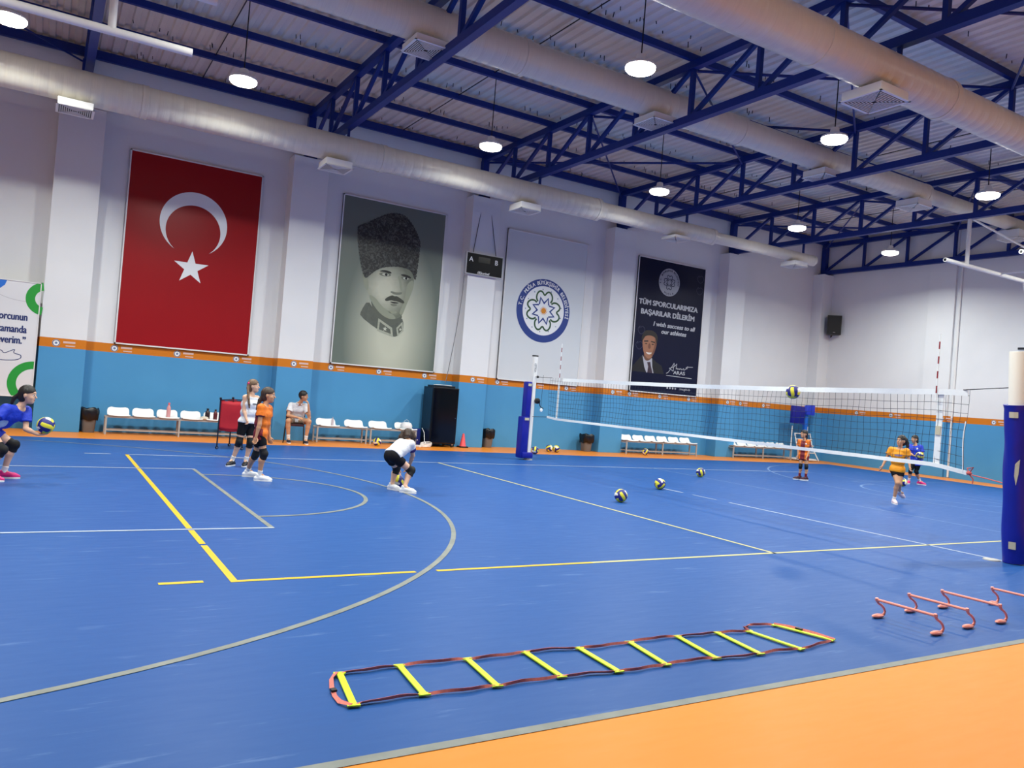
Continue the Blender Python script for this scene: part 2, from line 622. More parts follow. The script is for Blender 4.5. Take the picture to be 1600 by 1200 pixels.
make_duct('air_duct', 'pale round air duct running through the roof trusses in mid hall', 6.05, 7.62,
          [(-8.3, -3.0, .32), (-3, 1.0, .32), (1.0, 5.6, .315), (5.6, 11.1, .30), (11.1, 14.8, .275), (14.8, 17.9, .255), (17.9, 23.0, .19)], ())
make_duct('air_duct', 'pale round air duct nearest the camera, crossing the top right corner', .95, 6.6,
          [(-8.3, -2.0, .31), (-2, 3.0, .31), (3, 7.2, .31), (7.2, 10.1, .30), (10.1, 15.0, .265), (15.0, 19.5, .2)], (9, 14, 19))

def make_diffuser(label, x, y, ztop, zbot, s):
    t = thing('air_diffuser', label, 'vent', (x, y, zbot), group='square air diffusers under the ducts')
    h = ztop - zbot
    obj('diffuser_box', box((0, 0, h / 2), (s * .92, s * .92, h - .036), ch=.01), M_WHITE, t, smooth=0)
    obj('neck_collar', box((0, 0, h - .01), (s * .5, s * .5, .02)), M_WHITE, t, smooth=0)
    g = G()
    for k in range(9):
        a = s * (1 - k * .105) / 2
        w = s * (.020 if k else .05)
        z0, z1 = 0, .007
        for sx, sy, lx, ly in ((0, 1, 2 * a, w), (0, -1, 2 * a, w), (1, 0, w, 2 * a), (-1, 0, w, 2 * a)):
            g.add(box((sx * (a - w / 2), sy * (a - w / 2), (z0 + z1) / 2), (lx, ly, z1 - z0)))
    obj('grille', g, M_WHITE, t, smooth=0)
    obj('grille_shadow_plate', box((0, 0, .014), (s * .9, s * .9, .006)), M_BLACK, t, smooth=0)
    return t
DN = ['over the quotation banner pillar', 'between flag and portrait posters', 'between portrait and emblem panels', 'above the dark poster', 'at the thin right end']
for (x, r), wh in zip(((-1.18, .31), (3.75, .295), (8.6, .285), (13.6, .225), (18.55, .165)), DN):
    make_diffuser('white square air diffuser under the wall duct, ' + wh, x, 10.55, 6.6 - r * 1.036, 6.12 if r > .25 else 6.26, .62)
DN = ['beside the nearest truss at upper left', 'right below the upper middle lamp', 'left of the bright right lamp', 'above the right hoop frame', 'at the far right end']
for (x, r), wh in zip(((3.72, .31), (8.75, .30), (13.85, .275), (17.45, .255), (22.3, .19)), DN):
    make_diffuser('white square air diffuser under the middle duct, ' + wh, x, 6.0, 7.62 - r * 1.036, 7.16, .66)
make_diffuser('large white square air diffuser under the nearest duct at upper right', 8.5, .95, 6.6 - .30 * 1.036, 6.13, .68)

# ------------------------------------------------------------------ high-bay lamps
def make_lamp(label, x, y, z=6.93):
    t = thing('high_bay_lamp', label, 'lamp', (x, y, z), group='round high-bay lamps')
    obj('housing', lathe([(.236, .0), (.245, .01), (.235, .045), (.16, .085), (.09, .10), (.075, .20), (.03, .22)], 32), M_WHITE, t, smooth=40)
    obj('lens', lathe([(.238, .004), (.240, -.03), (.215, -.06), (.14, -.082), (.05, -.09)], 32), M_LENS, t, smooth=60)
    obj('rod', tube([(0, 0, .2), (0, 0, 8.44 - z)], .011, 6), M_DARKMETAL, t, smooth=60)
    ld = bpy.data.lights.new('lamp_light', 'AREA')
    ld.shape = 'DISK'
    ld.size = .44
    ld.energy = LAMP_W
    ld.color = (.97, 1.0, .94)
    ld.spread = math.radians(158)
    lo = bpy.data.objects.new('lamp_light', ld)
    COL.objects.link(lo)
    lo.parent = t
    lo.location = (0, 0, -.10)
    return t
L1 = ['cut by the left edge of the picture', 'above the flag and portrait gap', 'over the scoreboard', 'over the emblem panel', 'above the thin duct end', 'in front of the right wall truss']
for x, wh in zip((-2.2, 1.42, 6.65, 11.5, 16.65, 21.0), L1):
    make_lamp('glowing high-bay lamp in row nearest the posters, ' + wh, x, 8.95)
L2 = ['left of the camera view', 'above the camera view', 'largest, at top centre', 'in front of the middle duct at right', 'near the right picture edge', 'beyond the right picture edge']
for x, wh in zip((-3.6, 1.42, 6.45, 11.25, 16.65, 21.4), L2):
    make_lamp('glowing high-bay lamp in the mid-hall row, ' + wh, x, 2.9 if abs(x - 8.9) > 12 else 3.72)
for yy, rn in ((-1.5, 'third'),):
    for i, x in enumerate((-3.6, 1.42, 6.45, 11.4, 16.5, 21.4)):
        make_lamp('high-bay lamp above the picture, %s row, %s from the left' % (rn, ordin[i]), x, yy)

# ================================================================== WALL PANELS
def L(k):
    """layer map for things facing the court: x right, y up, k print layers proud of the board"""
    return lambda x, y, d: (x, -.0015 * k - d, y)

def board(name, label, cat, x, z, w, h, face, frame, Y=13.70, th=.04, fw=.03):
    t = thing(name, label, cat, (x, Y, z))
    obj('panel', box((w / 2, th / 2, h / 2), (w, th, h)), face, t, smooth=0)
    g = G()
    for c, s in (((w / 2, th / 2 - .006, fw / 2), (w, th + .012, fw)), ((w / 2, th / 2 - .006, h - fw / 2), (w, th + .012, fw)),
                 ((fw / 2, th / 2 - .006, h / 2), (fw, th + .012, h)), ((w - fw / 2, th / 2 - .006, h / 2), (fw, th + .012, h))):
        g.add(box(c, s))
    obj('frame', g, frame, t, smooth=0)
    return t

def shape(name, polys, m, parent, k):
    if 1 < len(polys) < 8:
        for p in polys:
            o = shape(name, [p], m, parent, k)
        return o
    g = G()
    for p in polys:
        g.add(([L(k)(x, y, 0) for x, y in p], [tuple(range(len(p)))]))
    return obj(name, g, m, parent, smooth=0)

M_FRAME = mat('white_frame', '#e6e6e4', .4)
M_FLAG = mat('flag_red', '#980814', .36, spec=.3, noise=(1.2, .06))
M_PRINTW = mat('print_white', '#e8ecee', .45)
M_INK = mat('print_navy', '#1d2f6b', .5)
M_RING = mat('emblem_navy', '#1b3a86', .45)
M_GREEN = mat('print_green', '#23502c', .5)
M_SUN = mat('print_orange', '#d88a1c', .5)

# --- red flag panel
t = board('flag_panel', 'tall red flag panel with white crescent and star, leftmost of the big wall posters', 'poster', 0, 2.0, 2.95, 4.43, M_FLAG, M_FRAME)
oc, ic = (1.46, 2.97), (1.46, 2.80)
R1, R2 = .745, .605
a1 = math.radians(-52)
# outer arc over the top, inner arc back
ix = []
for k in range(61):
    a = -math.radians(56) + (PI + 2 * math.radians(56)) * k / 60
    ix.append((oc[0] + R1 * math.cos(a), oc[1] + R1 * math.sin(a)))
d = oc[1] - ic[1]
yi = (R1 ** 2 - R2 ** 2 - d ** 2) / (2 * d) * -1   # radical line measured from the outer centre
yy = -( (R1 ** 2 - R2 ** 2 + d ** 2) / (2 * d))
aa = math.asin(max(-1, yy / R1))
ab = math.asin(max(-1, min(1, (yy + d) / R2)))
outer = [(oc[0] + R1 * math.cos(a), oc[1] + R1 * math.sin(a)) for a in np.linspace(aa, PI - aa, 70)]
inner = [(ic[0] + R2 * math.cos(a), ic[1] + R2 * math.sin(a)) for a in np.linspace(ab, PI - ab, 70)]
g = G()
vs = [L(2)(x, y, 0) for x, y in outer + inner]
g.add((vs, [(i, i + 1, i + 71, i + 70) for i in range(69)]))
obj('crescent', g, M_PRINTW, t, smooth=0)
st = []
for k in range(10):
    r = .40 if k % 2 == 0 else .40 * .382
    a = PI / 2 + k * PI / 5
    st.append((1.475 + r * math.cos(a), 1.93 + r * math.sin(a)))
shape('star', [st], M_PRINTW, t, 2)

# --- portrait panel (generic printed portrait of a man in a fur hat)
def portrait_ground():
    m = bpy.data.materials.new('portrait_ground')
    m.use_nodes = True
    q = NT(m)
    b = m.node_tree.nodes['Principled BSDF']
    tc = q.n('ShaderNodeTexCoord')
    mp = q.n('ShaderNodeMapping')
    mp.inputs['Location'].default_value = (-1.6, 0, -1.05)
    q.l(tc.outputs['Object'], mp.inputs[0])
    ln = q.n('ShaderNodeVectorMath', operation='LENGTH')
    mp2 = q.n('ShaderNodeMapping')
    mp2.inputs['Scale'].default_value = (1.25, 0, .62)
    q.l(mp.outputs[0], mp2.inputs[0])
    q.l(mp2.outputs[0], ln.inputs[0])
    rp = q.n('ShaderNodeValToRGB')
    rp.color_ramp.elements[0].position = .25
    rp.color_ramp.elements[0].color = (*lin('#c3c7b2'), 1)
    rp.color_ramp.elements[1].position = 1.75 / 1.9
    rp.color_ramp.elements[1].color = (*lin('#68746a'), 1)
    sc = q.math('MULTIPLY', ln.outputs['Value'], .55)
    q.l(sc, rp.inputs[0])
    q.l(rp.outputs[0], b.inputs['Base Color'])
    b.inputs['Roughness'].default_value = .4
    return m
t = board('portrait_panel', 'tall grey-green portrait panel of a man in a black fur hat', 'poster', 5.0, 2.0, 2.97, 4.42, portrait_ground(), M_FRAME)
def pm(name, col, noise=None):
    return mat('print_' + name, col, .45, noise=noise)
PT = dict(
 hat=[(0.43, 3.59), (0.45, 3.66), (0.66, 3.77), (0.96, 3.96), (1.22, 4.12), (1.49, 4.19), (1.72, 4.17), (1.93, 4.01), (2.09, 3.8), (2.22, 3.58), (2.25, 3.45), (2.23, 3.01), (2.2, 2.52), (2.16, 2.45), (2.06, 2.72), (1.71, 2.77), (1.34, 2.71), (1.08, 2.61), (0.87, 2.41), (0.75, 2.29), (0.66, 2.51), (0.57, 2.79), (0.47, 3.28)],
 face=[(0.79, 2.32), (0.91, 2.46), (1.1, 2.63), (1.34, 2.74), (1.7, 2.80), (2.06, 2.75), (2.14, 2.51), (2.15, 2.25), (2.06, 1.98), (1.96, 1.7), (1.89, 1.47), (1.74, 1.35), (1.51, 1.32), (1.27, 1.42), (1.05, 1.63), (0.9, 1.86), (0.83, 2.07)],
 neck=[(.9, 1.95), (1.1, 1.3), (1.5, 1.1), (1.85, 1.3), (1.9, 1.5), (1.5, 1.5)],
 ear=[(0.68, 2.43), (0.81, 2.40), (0.88, 2.07), (0.82, 1.98), (0.72, 2.18)],
 shade=[(2.13, 2.49), (2.15, 2.25), (2.06, 1.98), (1.96, 1.7), (1.89, 1.47), (1.77, 1.5), (1.91, 1.82), (1.93, 2.05), (1.95, 2.35)],
 cheek=[(0.87, 1.9), (1.05, 1.63), (1.27, 1.42), (1.51, 1.32), (1.74, 1.35), (1.59, 1.48), (1.3, 1.62), (1.05, 1.88)],
 browL=[(1.11, 2.55), (1.26, 2.62), (1.48, 2.59), (1.47, 2.53), (1.26, 2.56)],
 browR=[(1.72, 2.55), (1.86, 2.59), (2.05, 2.54), (2.05, 2.48), (1.84, 2.52)],
 nose=[(1.6, 2.48), (1.53, 2.14), (1.48, 2.04), (1.64, 2.0), (1.8, 2.03), (1.84, 2.1), (1.76, 2.15), (1.7, 2.36)],
 noseS=[(1.51, 2.08), (1.48, 2.04), (1.64, 1.99), (1.81, 2.02), (1.84, 2.1), (1.68, 2.06)],
 noseL=[(1.76, 2.15), (1.72, 2.36), (1.66, 2.5), (1.72, 2.52), (1.80, 2.36), (1.84, 2.1)],
 mous=[(1.34, 1.85), (1.54, 1.98), (1.62, 1.95), (1.69, 1.97), (1.92, 1.85), (1.9, 1.78), (1.7, 1.83), (1.62, 1.82), (1.53, 1.84), (1.38, 1.78)],
 mouth=[(1.47, 1.79), (1.62, 1.80), (1.79, 1.79), (1.62, 1.75)],
 lips=[(1.5, 1.745), (1.75, 1.745), (1.66, 1.68), (1.55, 1.685)],
 chin=[(1.45, 1.56), (1.75, 1.56), (1.68, 1.48), (1.52, 1.48)],
 collar=[(0.88, 1.76), (0.71, 1.44), (0.7, 1.31), (1.15, 1.04), (1.57, 0.87), (1.78, 0.87), (1.96, 1.05), (1.93, 1.35), (1.82, 1.40), (1.7, 1.22), (1.37, 1.30), (1.08, 1.5)],
 tab1=[(1.21, 1.31), (1.62, 1.1), (1.67, 0.86), (1.2, 0.98)],
 tab2=[(1.74, 1.11), (1.91, 1.3), (1.96, 1.05), (1.79, 0.88)])
def S(k, it=2):
    return smooth_poly(PT[k], it)
P_SKIN, P_SKIN2, P_SKIN3 = pm('skin_light', '#b9bda6'), pm('skin_mid', '#939a84'), pm('skin_dark', '#767c6c')
P_DARK, P_MID = pm('dark', '#1c211f'), pm('mid_grey', '#5b6157', noise=(9, .35))
def face_print():
    m = bpy.data.materials.new('print_face')
    m.use_nodes = True
    q = NT(m)
    b = m.node_tree.nodes['Principled BSDF']
    tc = q.n('ShaderNodeTexCoord')
    mp = q.n('ShaderNodeMapping')
    mp.inputs['Location'].default_value = (-1.33 / .72, 0, -2.12 / .85)
    mp.inputs['Scale'].default_value = (1 / .72, 0, 1 / .85)
    q.l(tc.outputs['Object'], mp.inputs[0])
    ln = q.n('ShaderNodeVectorMath', operation='LENGTH')
    q.l(mp.outputs[0], ln.inputs[0])
    nz = q.n('ShaderNodeTexNoise')
    nz.inputs['Scale'].default_value = 6
    q.l(tc.outputs['Object'], nz.inputs['Vector'])
    v = q.math('ADD', ln.outputs['Value'], q.math('MULTIPLY', q.math('SUBTRACT', nz.outputs['Fac'], .5), .25))
    rp = q.n('ShaderNodeValToRGB')
    for e, (p_, c_) in zip(rp.color_ramp.elements, ((.25, '#c6c9b2'), (1.0, '#6f7766'))):
        e.position = p_
        e.color = (*lin(c_), 1)
    q.l(v, rp.inputs[0])
    q.l(rp.outputs[0], b.inputs['Base Color'])
    b.inputs['Roughness'].default_value = .45
    return m
shape('collar', [S('collar', 1)], P_MID, t, 1)
shape('neck', [S('neck')], pm('neck', '#5d6357'), t, 1.5)
shape('face', [S('face')], face_print(), t, 2)
shape('ear', [S('ear')], P_SKIN2, t, 2.5)
shape('face_shading', [S('shade'), S('cheek'), S('noseL', 1), S('chin')], P_SKIN2, t, 3)
shape('face_shading', [S('lips'), S('noseS', 1), smooth_poly([(1.1, 2.5), (1.3, 2.56), (1.5, 2.52), (1.42, 2.45), (1.2, 2.44)]), smooth_poly([(1.74, 2.5), (1.9, 2.54), (2.06, 2.49), (2.0, 2.42), (1.8, 2.43)])], P_SKIN3, t, 4)
shape('brow', [S('browL'), S('browR')], P_DARK, t, 5)
shape('eye', [circle2(1.31, 2.495, .095, .035, 16), circle2(1.90, 2.475, .08, .033, 16)], pm('eye_white', '#c3c8b6'), t, 5)
shape('pupil', [circle2(1.33, 2.497, .04, .036, 12), circle2(1.91, 2.477, .036, .034, 12)], P_DARK, t, 6)
shape('moustache', [S('mous')], pm('moustache', '#3f443a', noise=(14, .4)), t, 5)
shape('mouth', [S('mouth')], P_DARK, t, 6)
shape('collar_tab', [PT['tab1'], PT['tab2']], pm('tab_edge', '#a8ae9a', noise=(20, .3)), t, 5)
shape('collar_tab', [[(1.26, 1.22), (1.57, 1.05), (1.60, .93), (1.25, 1.02)], [(1.79, 1.09), (1.88, 1.2), (1.91, 1.06), (1.82, .96)]], P_MID, t, 6)
def star5(cx, cy, r):
    return [(cx + (r if k % 2 == 0 else r * .4) * math.cos(PI / 2 + k * PI / 5), cy + (r if k % 2 == 0 else r * .4) * math.sin(PI / 2 + k * PI / 5)) for k in range(10)]
shape('collar_star', [star5(1.42, 1.05, .07), star5(1.86, 1.08, .05)], pm('tab_star', '#c4c9b5'), t, 7)
def fur():
    m = bpy.data.materials.new('print_fur')
    m.use_nodes = True
    q = NT(m)
    b = m.node_tree.nodes['Principled BSDF']
    tc = q.n('ShaderNodeTexCoord')
    vo = q.n('ShaderNodeTexNoise')
    vo.inputs['Scale'].default_value = 11
    vo.inputs['Detail'].default_value = 8
    vo.inputs['Distortion'].default_value = 1.6
    q.l(tc.outputs['Object'], vo.inputs['Vector'])
    rp = q.n('ShaderNodeValToRGB')
    rp.color_ramp.elements[0].position = .45
    rp.color_ramp.elements[0].color = (*lin('#171b1c'), 1)
    rp.color_ramp.elements[1].position = .72
    rp.color_ramp.elements[1].color = (*lin('#5c625c'), 1)
    q.l(vo.outputs['Fac'], rp.inputs[0])
    q.l(rp.outputs[0], b.inputs['Base Color'])
    b.inputs['Roughness'].default_value = .45
    return m
hp = smooth_poly(PT['hat'], 4)
hc = (1.35, 3.2)
hp = [(x + (x - hc[0]) * q, y + (y - hc[1]) * q) for i, (x, y) in enumerate(hp) for q in (.012 * math.sin(i * 2.3) + .008 * math.sin(i * 5.1),)]
shape('fur_hat', [hp], fur(), t, 8)

# --- round emblem
def emblem(t, cx, cy, R, navy, white, green, sun, k0, words, wbold):
    def sc(p):
        return [(cx + R * x, cy + R * y) for x, y in p]
    shape('emblem_ring', [circle2(cx, cy, R, n=72)], navy, t, k0)
    shape('emblem_disc', [circle2(cx, cy, R * .775, n=72)], white, t, k0 + 1)
    heart = [(-.235, .275), (-.30, .36), (-.29, .50), (-.20, .61), (-.09, .60), (0, .47), (.09, .60), (.20, .61), (.29, .50), (.30, .36), (.235, .275)]
    hs, ms = G(), G()
    for q in range(4):
        ca, sa = math.cos(q * PI / 2), math.sin(q * PI / 2)
        rot = lambda p: [(x * ca - y * sa, x * sa + y * ca) for x, y in p]
        hs.add(stroke(sc(rot(smooth_poly(heart, 2, False))), R * .055, L(k0 + 2)))
        ms.add(stroke(sc(rot([(-.175, .19), (-.145, .40), (0, .24), (.145, .40), (.175, .19)])), R * .05, L(k0 + 3)))
    obj('emblem_heart', hs, green, t, smooth=0)
    obj('emblem_star', ms, navy, t, smooth=0)
    sg = [circle2(cx, cy, R * .09, n=24)]
    for q in range(16):
        a = q * PI / 8
        sg.append(sc([(.10 * math.cos(a - .12), .10 * math.sin(a - .12)), (.15 * math.cos(a), .15 * math.sin(a)), (.10 * math.cos(a + .12), .10 * math.sin(a + .12))]))
    shape('emblem_sun', sg, sun, t, k0 + 3)
    ds = []
    for q in range(13):
        a = PI / 2 + .12 + q * 2 * PI / 13
        ds.append(star5(cx + R * .67 * math.cos(a), cy + R * .67 * math.sin(a), R * .03))
    shape('emblem_dot', ds, navy, t, k0 + 2)
    for s, a0, a1, flip in words:
        g = G()
        n = len(s)
        for i, ch in enumerate(s):
            if ch == ' ':
                continue
            a = a0 + (a1 - a0) * i / (n - 1)
            rot = a - PI / 2 if not flip else a + PI / 2
            rr = R * (.83 if not flip else .95)
            def fm(x, y, d, a=a, rot=rot, rr=rr):
                px = cx + rr * math.cos(a) + x * math.cos(rot) - y * math.sin(rot)
                py = cy + rr * math.sin(a) + x * math.sin(rot) + y * math.cos(rot)
                return L(k0 + 2)(px, py, d)
            g.add(text(ch, R * .165, fm, 'CENTER', wbold, .9))
        obj('emblem_lettering', g, white if not flip or True else navy, t, smooth=0)

t = board('emblem_panel', 'white wall panel with a round blue ring emblem of green hearts', 'poster', 9.98, 1.98, 2.9, 4.42, mat('panel_pale', '#d3dade', .38), M_FRAME)
emblem(t, 1.43, 2.17, .955, M_RING, M_PRINTW, M_GREEN, M_SUN, 1,
       [('T.C. MUĞLA BÜYÜKŞEHİR BELEDİYESİ', math.radians(172), math.radians(-8), False)], .004)

# --- dark poster with lettering
M_DARKNAVY = mat('poster_navy', '#0c1130', .35, spec=.2, noise=(.5, .2))
t = board('greeting_poster', 'tall dark navy poster with a man in a suit and white lettering', 'poster', 14.93, 1.98, 2.98, 4.42, M_DARKNAVY, M_FRAME)
P_GREYL = pm('silver', '#b9bdc4')
def word(t, name, s, size, x, y, m, align='CENTER', bold=.0, fit=None, shear=0., k=3):
    return obj(name, text(s, size, L(k), align, bold, 1., shear, x, y, fit), m, t, smooth=0)
# light round badge with dark drawing
P_BADGE = pm('badge', '#a5a9b0')
shape('badge', [circle2(1.36, 3.72, .46, n=56)], P_BADGE, t, 1)
hs = G()
for q in range(4):
    ca, sa = math.cos(q * PI / 2), math.sin(q * PI / 2)
    heart = smooth_poly([(-.19, .2), (-.28, .34), (-.27, .50), (-.19, .59), (-.09, .58), (0, .45), (.09, .58), (.19, .59), (.27, .50), (.28, .34), (.19, .2)], 2, False)
    hs.add(stroke([(1.36 + .40 * (x * ca - y * sa), 3.72 + .40 * (x * sa + y * ca)) for x, y in heart], .022, L(2)))
    hs.add(stroke([(1.36 + .40 * (x * ca - y * sa), 3.72 + .40 * (x * sa + y * ca)) for x, y in ((-.16, .1), (-.13, .34), (0, .2), (.13, .34), (.16, .1))], .02, L(2)))
obj('badge_drawing', hs, M_DARKNAVY, t, smooth=0)
for s, a0, a1, fl_ in (('T.C. BÜYÜKŞEHİR BELEDİYESİ', 188, -8, False), ('MUĞLA', 245, 297, True)):
    g = G()
    for i, ch in enumerate(s):
        if ch == ' ':
            continue
        a = math.radians(a0 + (a1 - a0) * i / (len(s) - 1))
        rot = a - PI / 2 if not fl_ else a + PI / 2
        rr = .365 if not fl_ else .42
        g.add(text(ch, .085, lambda x, y, d: L(2)(1.36 + rr * math.cos(a) + x * math.cos(rot) - y * math.sin(rot), 3.72 + rr * math.sin(a) + x * math.sin(rot) + y * math.cos(rot), d), 'CENTER', .003))
    obj('badge_lettering', g, M_DARKNAVY, t, smooth=0)
word(t, 'heading_lettering', 'TÜM SPORCULARIMIZA', .235, 1.42, 2.875, P_GREYL, bold=.013, fit=2.58)
word(t, 'heading_lettering', 'BAŞARILAR DİLERİM', .235, 1.42, 2.56, P_GREYL, bold=.013, fit=2.34)
word(t, 'subtitle_lettering', 'I wish success to all', .2, 1.72, 2.22, P_GREYL, bold=.010, fit=1.85, shear=.2)
word(t, 'subtitle_lettering', 'our athletes', .2, 1.72, 2.0, P_GREYL, bold=.010, fit=1.10, shear=.2)
shape('printed_suit', [[(.03, .66), (.04, .80), (0.19, 0.96), (0.41, 1.19), (0.59, 1.1), (0.86, 1.15), (1.04, 1.04), (1.3, 0.93), (1.42, 0.66)]], pm('suit', '#0a0b10'), t, 2)
shape('printed_shirt', [[(0.44, 1.22), (0.59, 1.06), (0.86, 1.15), (0.9, 0.86), (0.97, 0.66), (0.66, 0.66), (0.56, 0.83)]], pm('shirt', '#aeb0ba'), t, 2.5)
shape('printed_tie', [[(0.66, 1.0), (0.80, 1.02), (0.83, 0.90), (0.93, 0.66), (0.70, 0.66), (0.72, 0.86)]], pm('tie', '#3c2a36'), t, 3)
shape('printed_neck', [smooth_poly([(.5, 1.35), (.5, 1.12), (.64, 1.02), (.84, 1.12), (.92, 1.35)])], pm('neck_brown', '#6f4a36'), t, 3.2)
shape('printed_face', [smooth_poly([(0.38, 1.79), (0.48, 1.95), (0.81, 1.98), (1.0, 1.86), (1.01, 1.62), (0.97, 1.43), (0.87, 1.2), (0.72, 1.10), (0.57, 1.17), (0.44, 1.38)])], pm('face_tan', '#a06e52'), t, 4)
shape('printed_face_shade', [smooth_poly([(.92, 1.9), (1.0, 1.8), (1.0, 1.6), (.96, 1.42), (.86, 1.2), (.80, 1.22), (.9, 1.45), (.93, 1.65)]), smooth_poly([(.66, 1.62), (.74, 1.62), (.78, 1.45), (.64, 1.44)])], pm('face_brown', '#764c39'), t, 4.5)
shape('printed_hair', [smooth_poly([(0.38, 1.61), (0.34, 1.81), (0.46, 2.02), (0.66, 2.06), (0.86, 2.04), (1.03, 1.91), (1.04, 1.7), (0.99, 1.62), (0.96, 1.82), (0.75, 1.89), (0.52, 1.86), (0.43, 1.74)])], pm('hair', '#1d1815'), t, 5)
shape('printed_brow', [[(.46, 1.69), (.64, 1.71), (.64, 1.67), (.47, 1.65)], [(.76, 1.71), (.93, 1.69), (.92, 1.65), (.76, 1.67)]], pm('hair', '#1d1815'), t, 5)
shape('printed_eye', [circle2(.56, 1.60, .05, .018, 12), circle2(.84, 1.60, .05, .018, 12)], pm('eye_dark', '#2a1c18'), t, 5)
shape('printed_smile', [smooth_poly([(.56, 1.335), (.7, 1.315), (.85, 1.335), (.79, 1.275), (.7, 1.255), (.62, 1.275)])], pm('teeth', '#e0d9d0'), t, 5)
sig = [(1.52, .70), (1.62, .74), (1.78, .98), (1.86, 1.10), (1.82, .86), (1.84, .78), (1.70, .86), (1.62, .88), (1.80, .92), (1.92, 1.0), (1.98, 1.08), (1.93, .86), (1.99, .92), (2.03, .86), (2.08, .92), (2.10, .86), (2.16, .93), (2.19, .86), (2.25, .90), (2.30, .93), (2.28, .86), (2.38, .90), (2.48, 1.04), (2.44, .90), (2.36, .98), (2.70, 1.0)]
obj('signature_stroke', stroke(smooth_poly(sig, 2, False), .018, L(3)), P_GREYL, t, smooth=0)
word(t, 'signature_lettering', 'ARAS', .165, 2.1, .70, P_GREYL, bold=.005, fit=.52)
shape('signature_rule', [[(1.53, .645), (2.68, .62), (2.68, .60), (1.53, .625)]], P_GREYL, t, 3)
for i in range(4):
    shape('social_icon', [circle2(1.62 + .12 * i, .22, .035, n=14)], P_GREYL, t, 3)
word(t, 'address_lettering', '/mugibkb', .11, 2.40, .185, P_GREYL, bold=.001, fit=.5)
for (cx, cy, s) in ((.32, 1.95, 1), (.28, 1.45, 1), (2.75, 3.95, 1), (2.75, 3.55, 1)):
    obj('faint_ornament', stroke(smooth_poly([(cx - .1, cy + .1), (cx + .05, cy + .22), (cx + .18, cy + .08), (cx, cy - .1), (cx - .18, cy + .08), (cx - .05, cy + .22)], 2), .02, L(1)), pm('ornament', '#252b4a'), t, smooth=0)

# --- quotation banner at the far left
t = board('quotation_banner', 'white quotation banner with green rings at the left picture edge', 'banner', -3.35, .70, 1.87, 2.42, mat('banner_white', '#dfe0e2', .5), M_FRAME, Y=13.25, fw=.018)
ox, oz = -3.35, .70
def clipx(p):
    return [(min(x, 1.85), y) for x, y in p]
M_BG = mat('banner_green', '#1d9a35', .5)
M_BB = mat('banner_blue', '#1f6fd0', .5)
def ring(cx, cy, r1, r2, a0, a1, m, nm):
    p = circle2(cx, cy, r1, n=40, a0=a0, a1=a1)
    q = circle2(cx, cy, r2, n=40, a0=a0, a1=a1)
    g = G()
    g.add(([L(2)(x, y, 0) for x, y in p + q], [(i, i + 1, i + 42, i + 41) for i in range(40)]))
    obj(nm, g, m, t, smooth=0)
ring(1.95, 2.09, .35, .18, math.radians(99), math.radians(262), M_BG, 'green_ring')
ring(1.86, .30, .46, .30, math.radians(91), math.radians(232), M_BG, 'green_ring')
shape('blue_corner', [clipx([(.9, 2.40), (1.25, 2.40), (1.22, 2.30), (1.12, 2.2), (.9, 2.12)])], M_BB, t, 2)
for s, yy, rx in (('“Ben sporcunun', 1.60, 1.67), ('aynı zamanda', 1.34, 1.67), ('severim.”', 1.11, 1.67)):
    obj('banner_lettering', text(s, .215, L(3), 'RIGHT', .007, .70, 0, rx, yy), M_INK, t, smooth=0)
obj('signature_stroke', stroke(smooth_poly([(.9, .9), (1.1, .86), (1.25, .97), (1.3, .88), (1.42, .95), (1.5, .99), (1.46, .9), (1.62, .88), (1.6, .78), (1.35, .74), (.9, .77)], 2, False), .012, L(3)), M_INK, t, smooth=0)
obj('thin_curve', stroke(circle2(1.6, 3.2, 1.2, n=30, a0=math.radians(205), a1=math.radians(275)), .008, L(1)), mat('print_pale_grey', '#b8b8bc', .5), t, smooth=0)

# --- stickers along the orange stripe
PX = lambda u: any(abs(u - p) < .45 for p in PIL)
stx = [-1.13, .02, 1.34, 2.68, 3.96, 5.05, 6.37, 7.71, 8.98, 10.04, 11.3, 12.5, 13.95, 15.0, 16.3, 17.6, 18.98, 20.1, 21.3]
SNAME = ['under the banner edge on the far left pillar', 'at the lower left corner of the flag', 'under the flag, left of centre', 'at the lower right corner of the flag',
         'on the pillar between flag and portrait', 'at the lower left corner of the portrait', 'under the middle of the portrait', 'at the lower right corner of the portrait',
         'on the pillar above the orange cone', 'at the lower left corner of the emblem panel', 'under the middle of the emblem panel', 'at the lower right of the emblem panel',
         'on the pillar right of the emblem panel', 'at the lower left of the dark poster', 'under the middle of the dark poster', 'at the lower right of the dark poster',
         'on the pillar right of the dark poster', 'just right of the dark poster pillar', 'left of the dark blue padded panel']
def make_sticker(label, x, y, rz):
    t = thing('club_sticker', label, 'sticker', (x, y, 1.895), rz, 'round stickers on the orange stripe')
    shape('white_disc', [circle2(0, 0, .075, n=24)], M_PRINTW, t, 1)
    obj('ring_print', stroke(circle2(0, 0, .064, n=24), .014, L(2), True), M_INK, t, smooth=0)
    shape('centre_print', [circle2(0, 0, .025, n=14)], mat('print_steel', '#6b7fa3', .5), t, 2)
    shape('caption_strip', [[(.13, .005), (.36, .005), (.36, .05), (.13, .05)]], mat('print_pink', '#d9b9b0', .5), t, 1)
    shape('caption_strip', [[(.18, -.06), (.36, -.06), (.36, -.035), (.18, -.035)]], mat('print_pink', '#d9b9b0', .5), t, 1)
for u, nm in zip(stx, SNAME):
    make_sticker('round white sticker on orange stripe, ' + nm, u, (YW - .462) if PX(u + .1) else YW - .002, 0)
RY = [11.9, 10.55, 8.7, 7.1, 5.75, 4.5]
RN = ['nearest the corner', 'second from the corner', 'behind the yellow-shirted player', 'behind the net end', 'left of the near post', 'right of the near post']
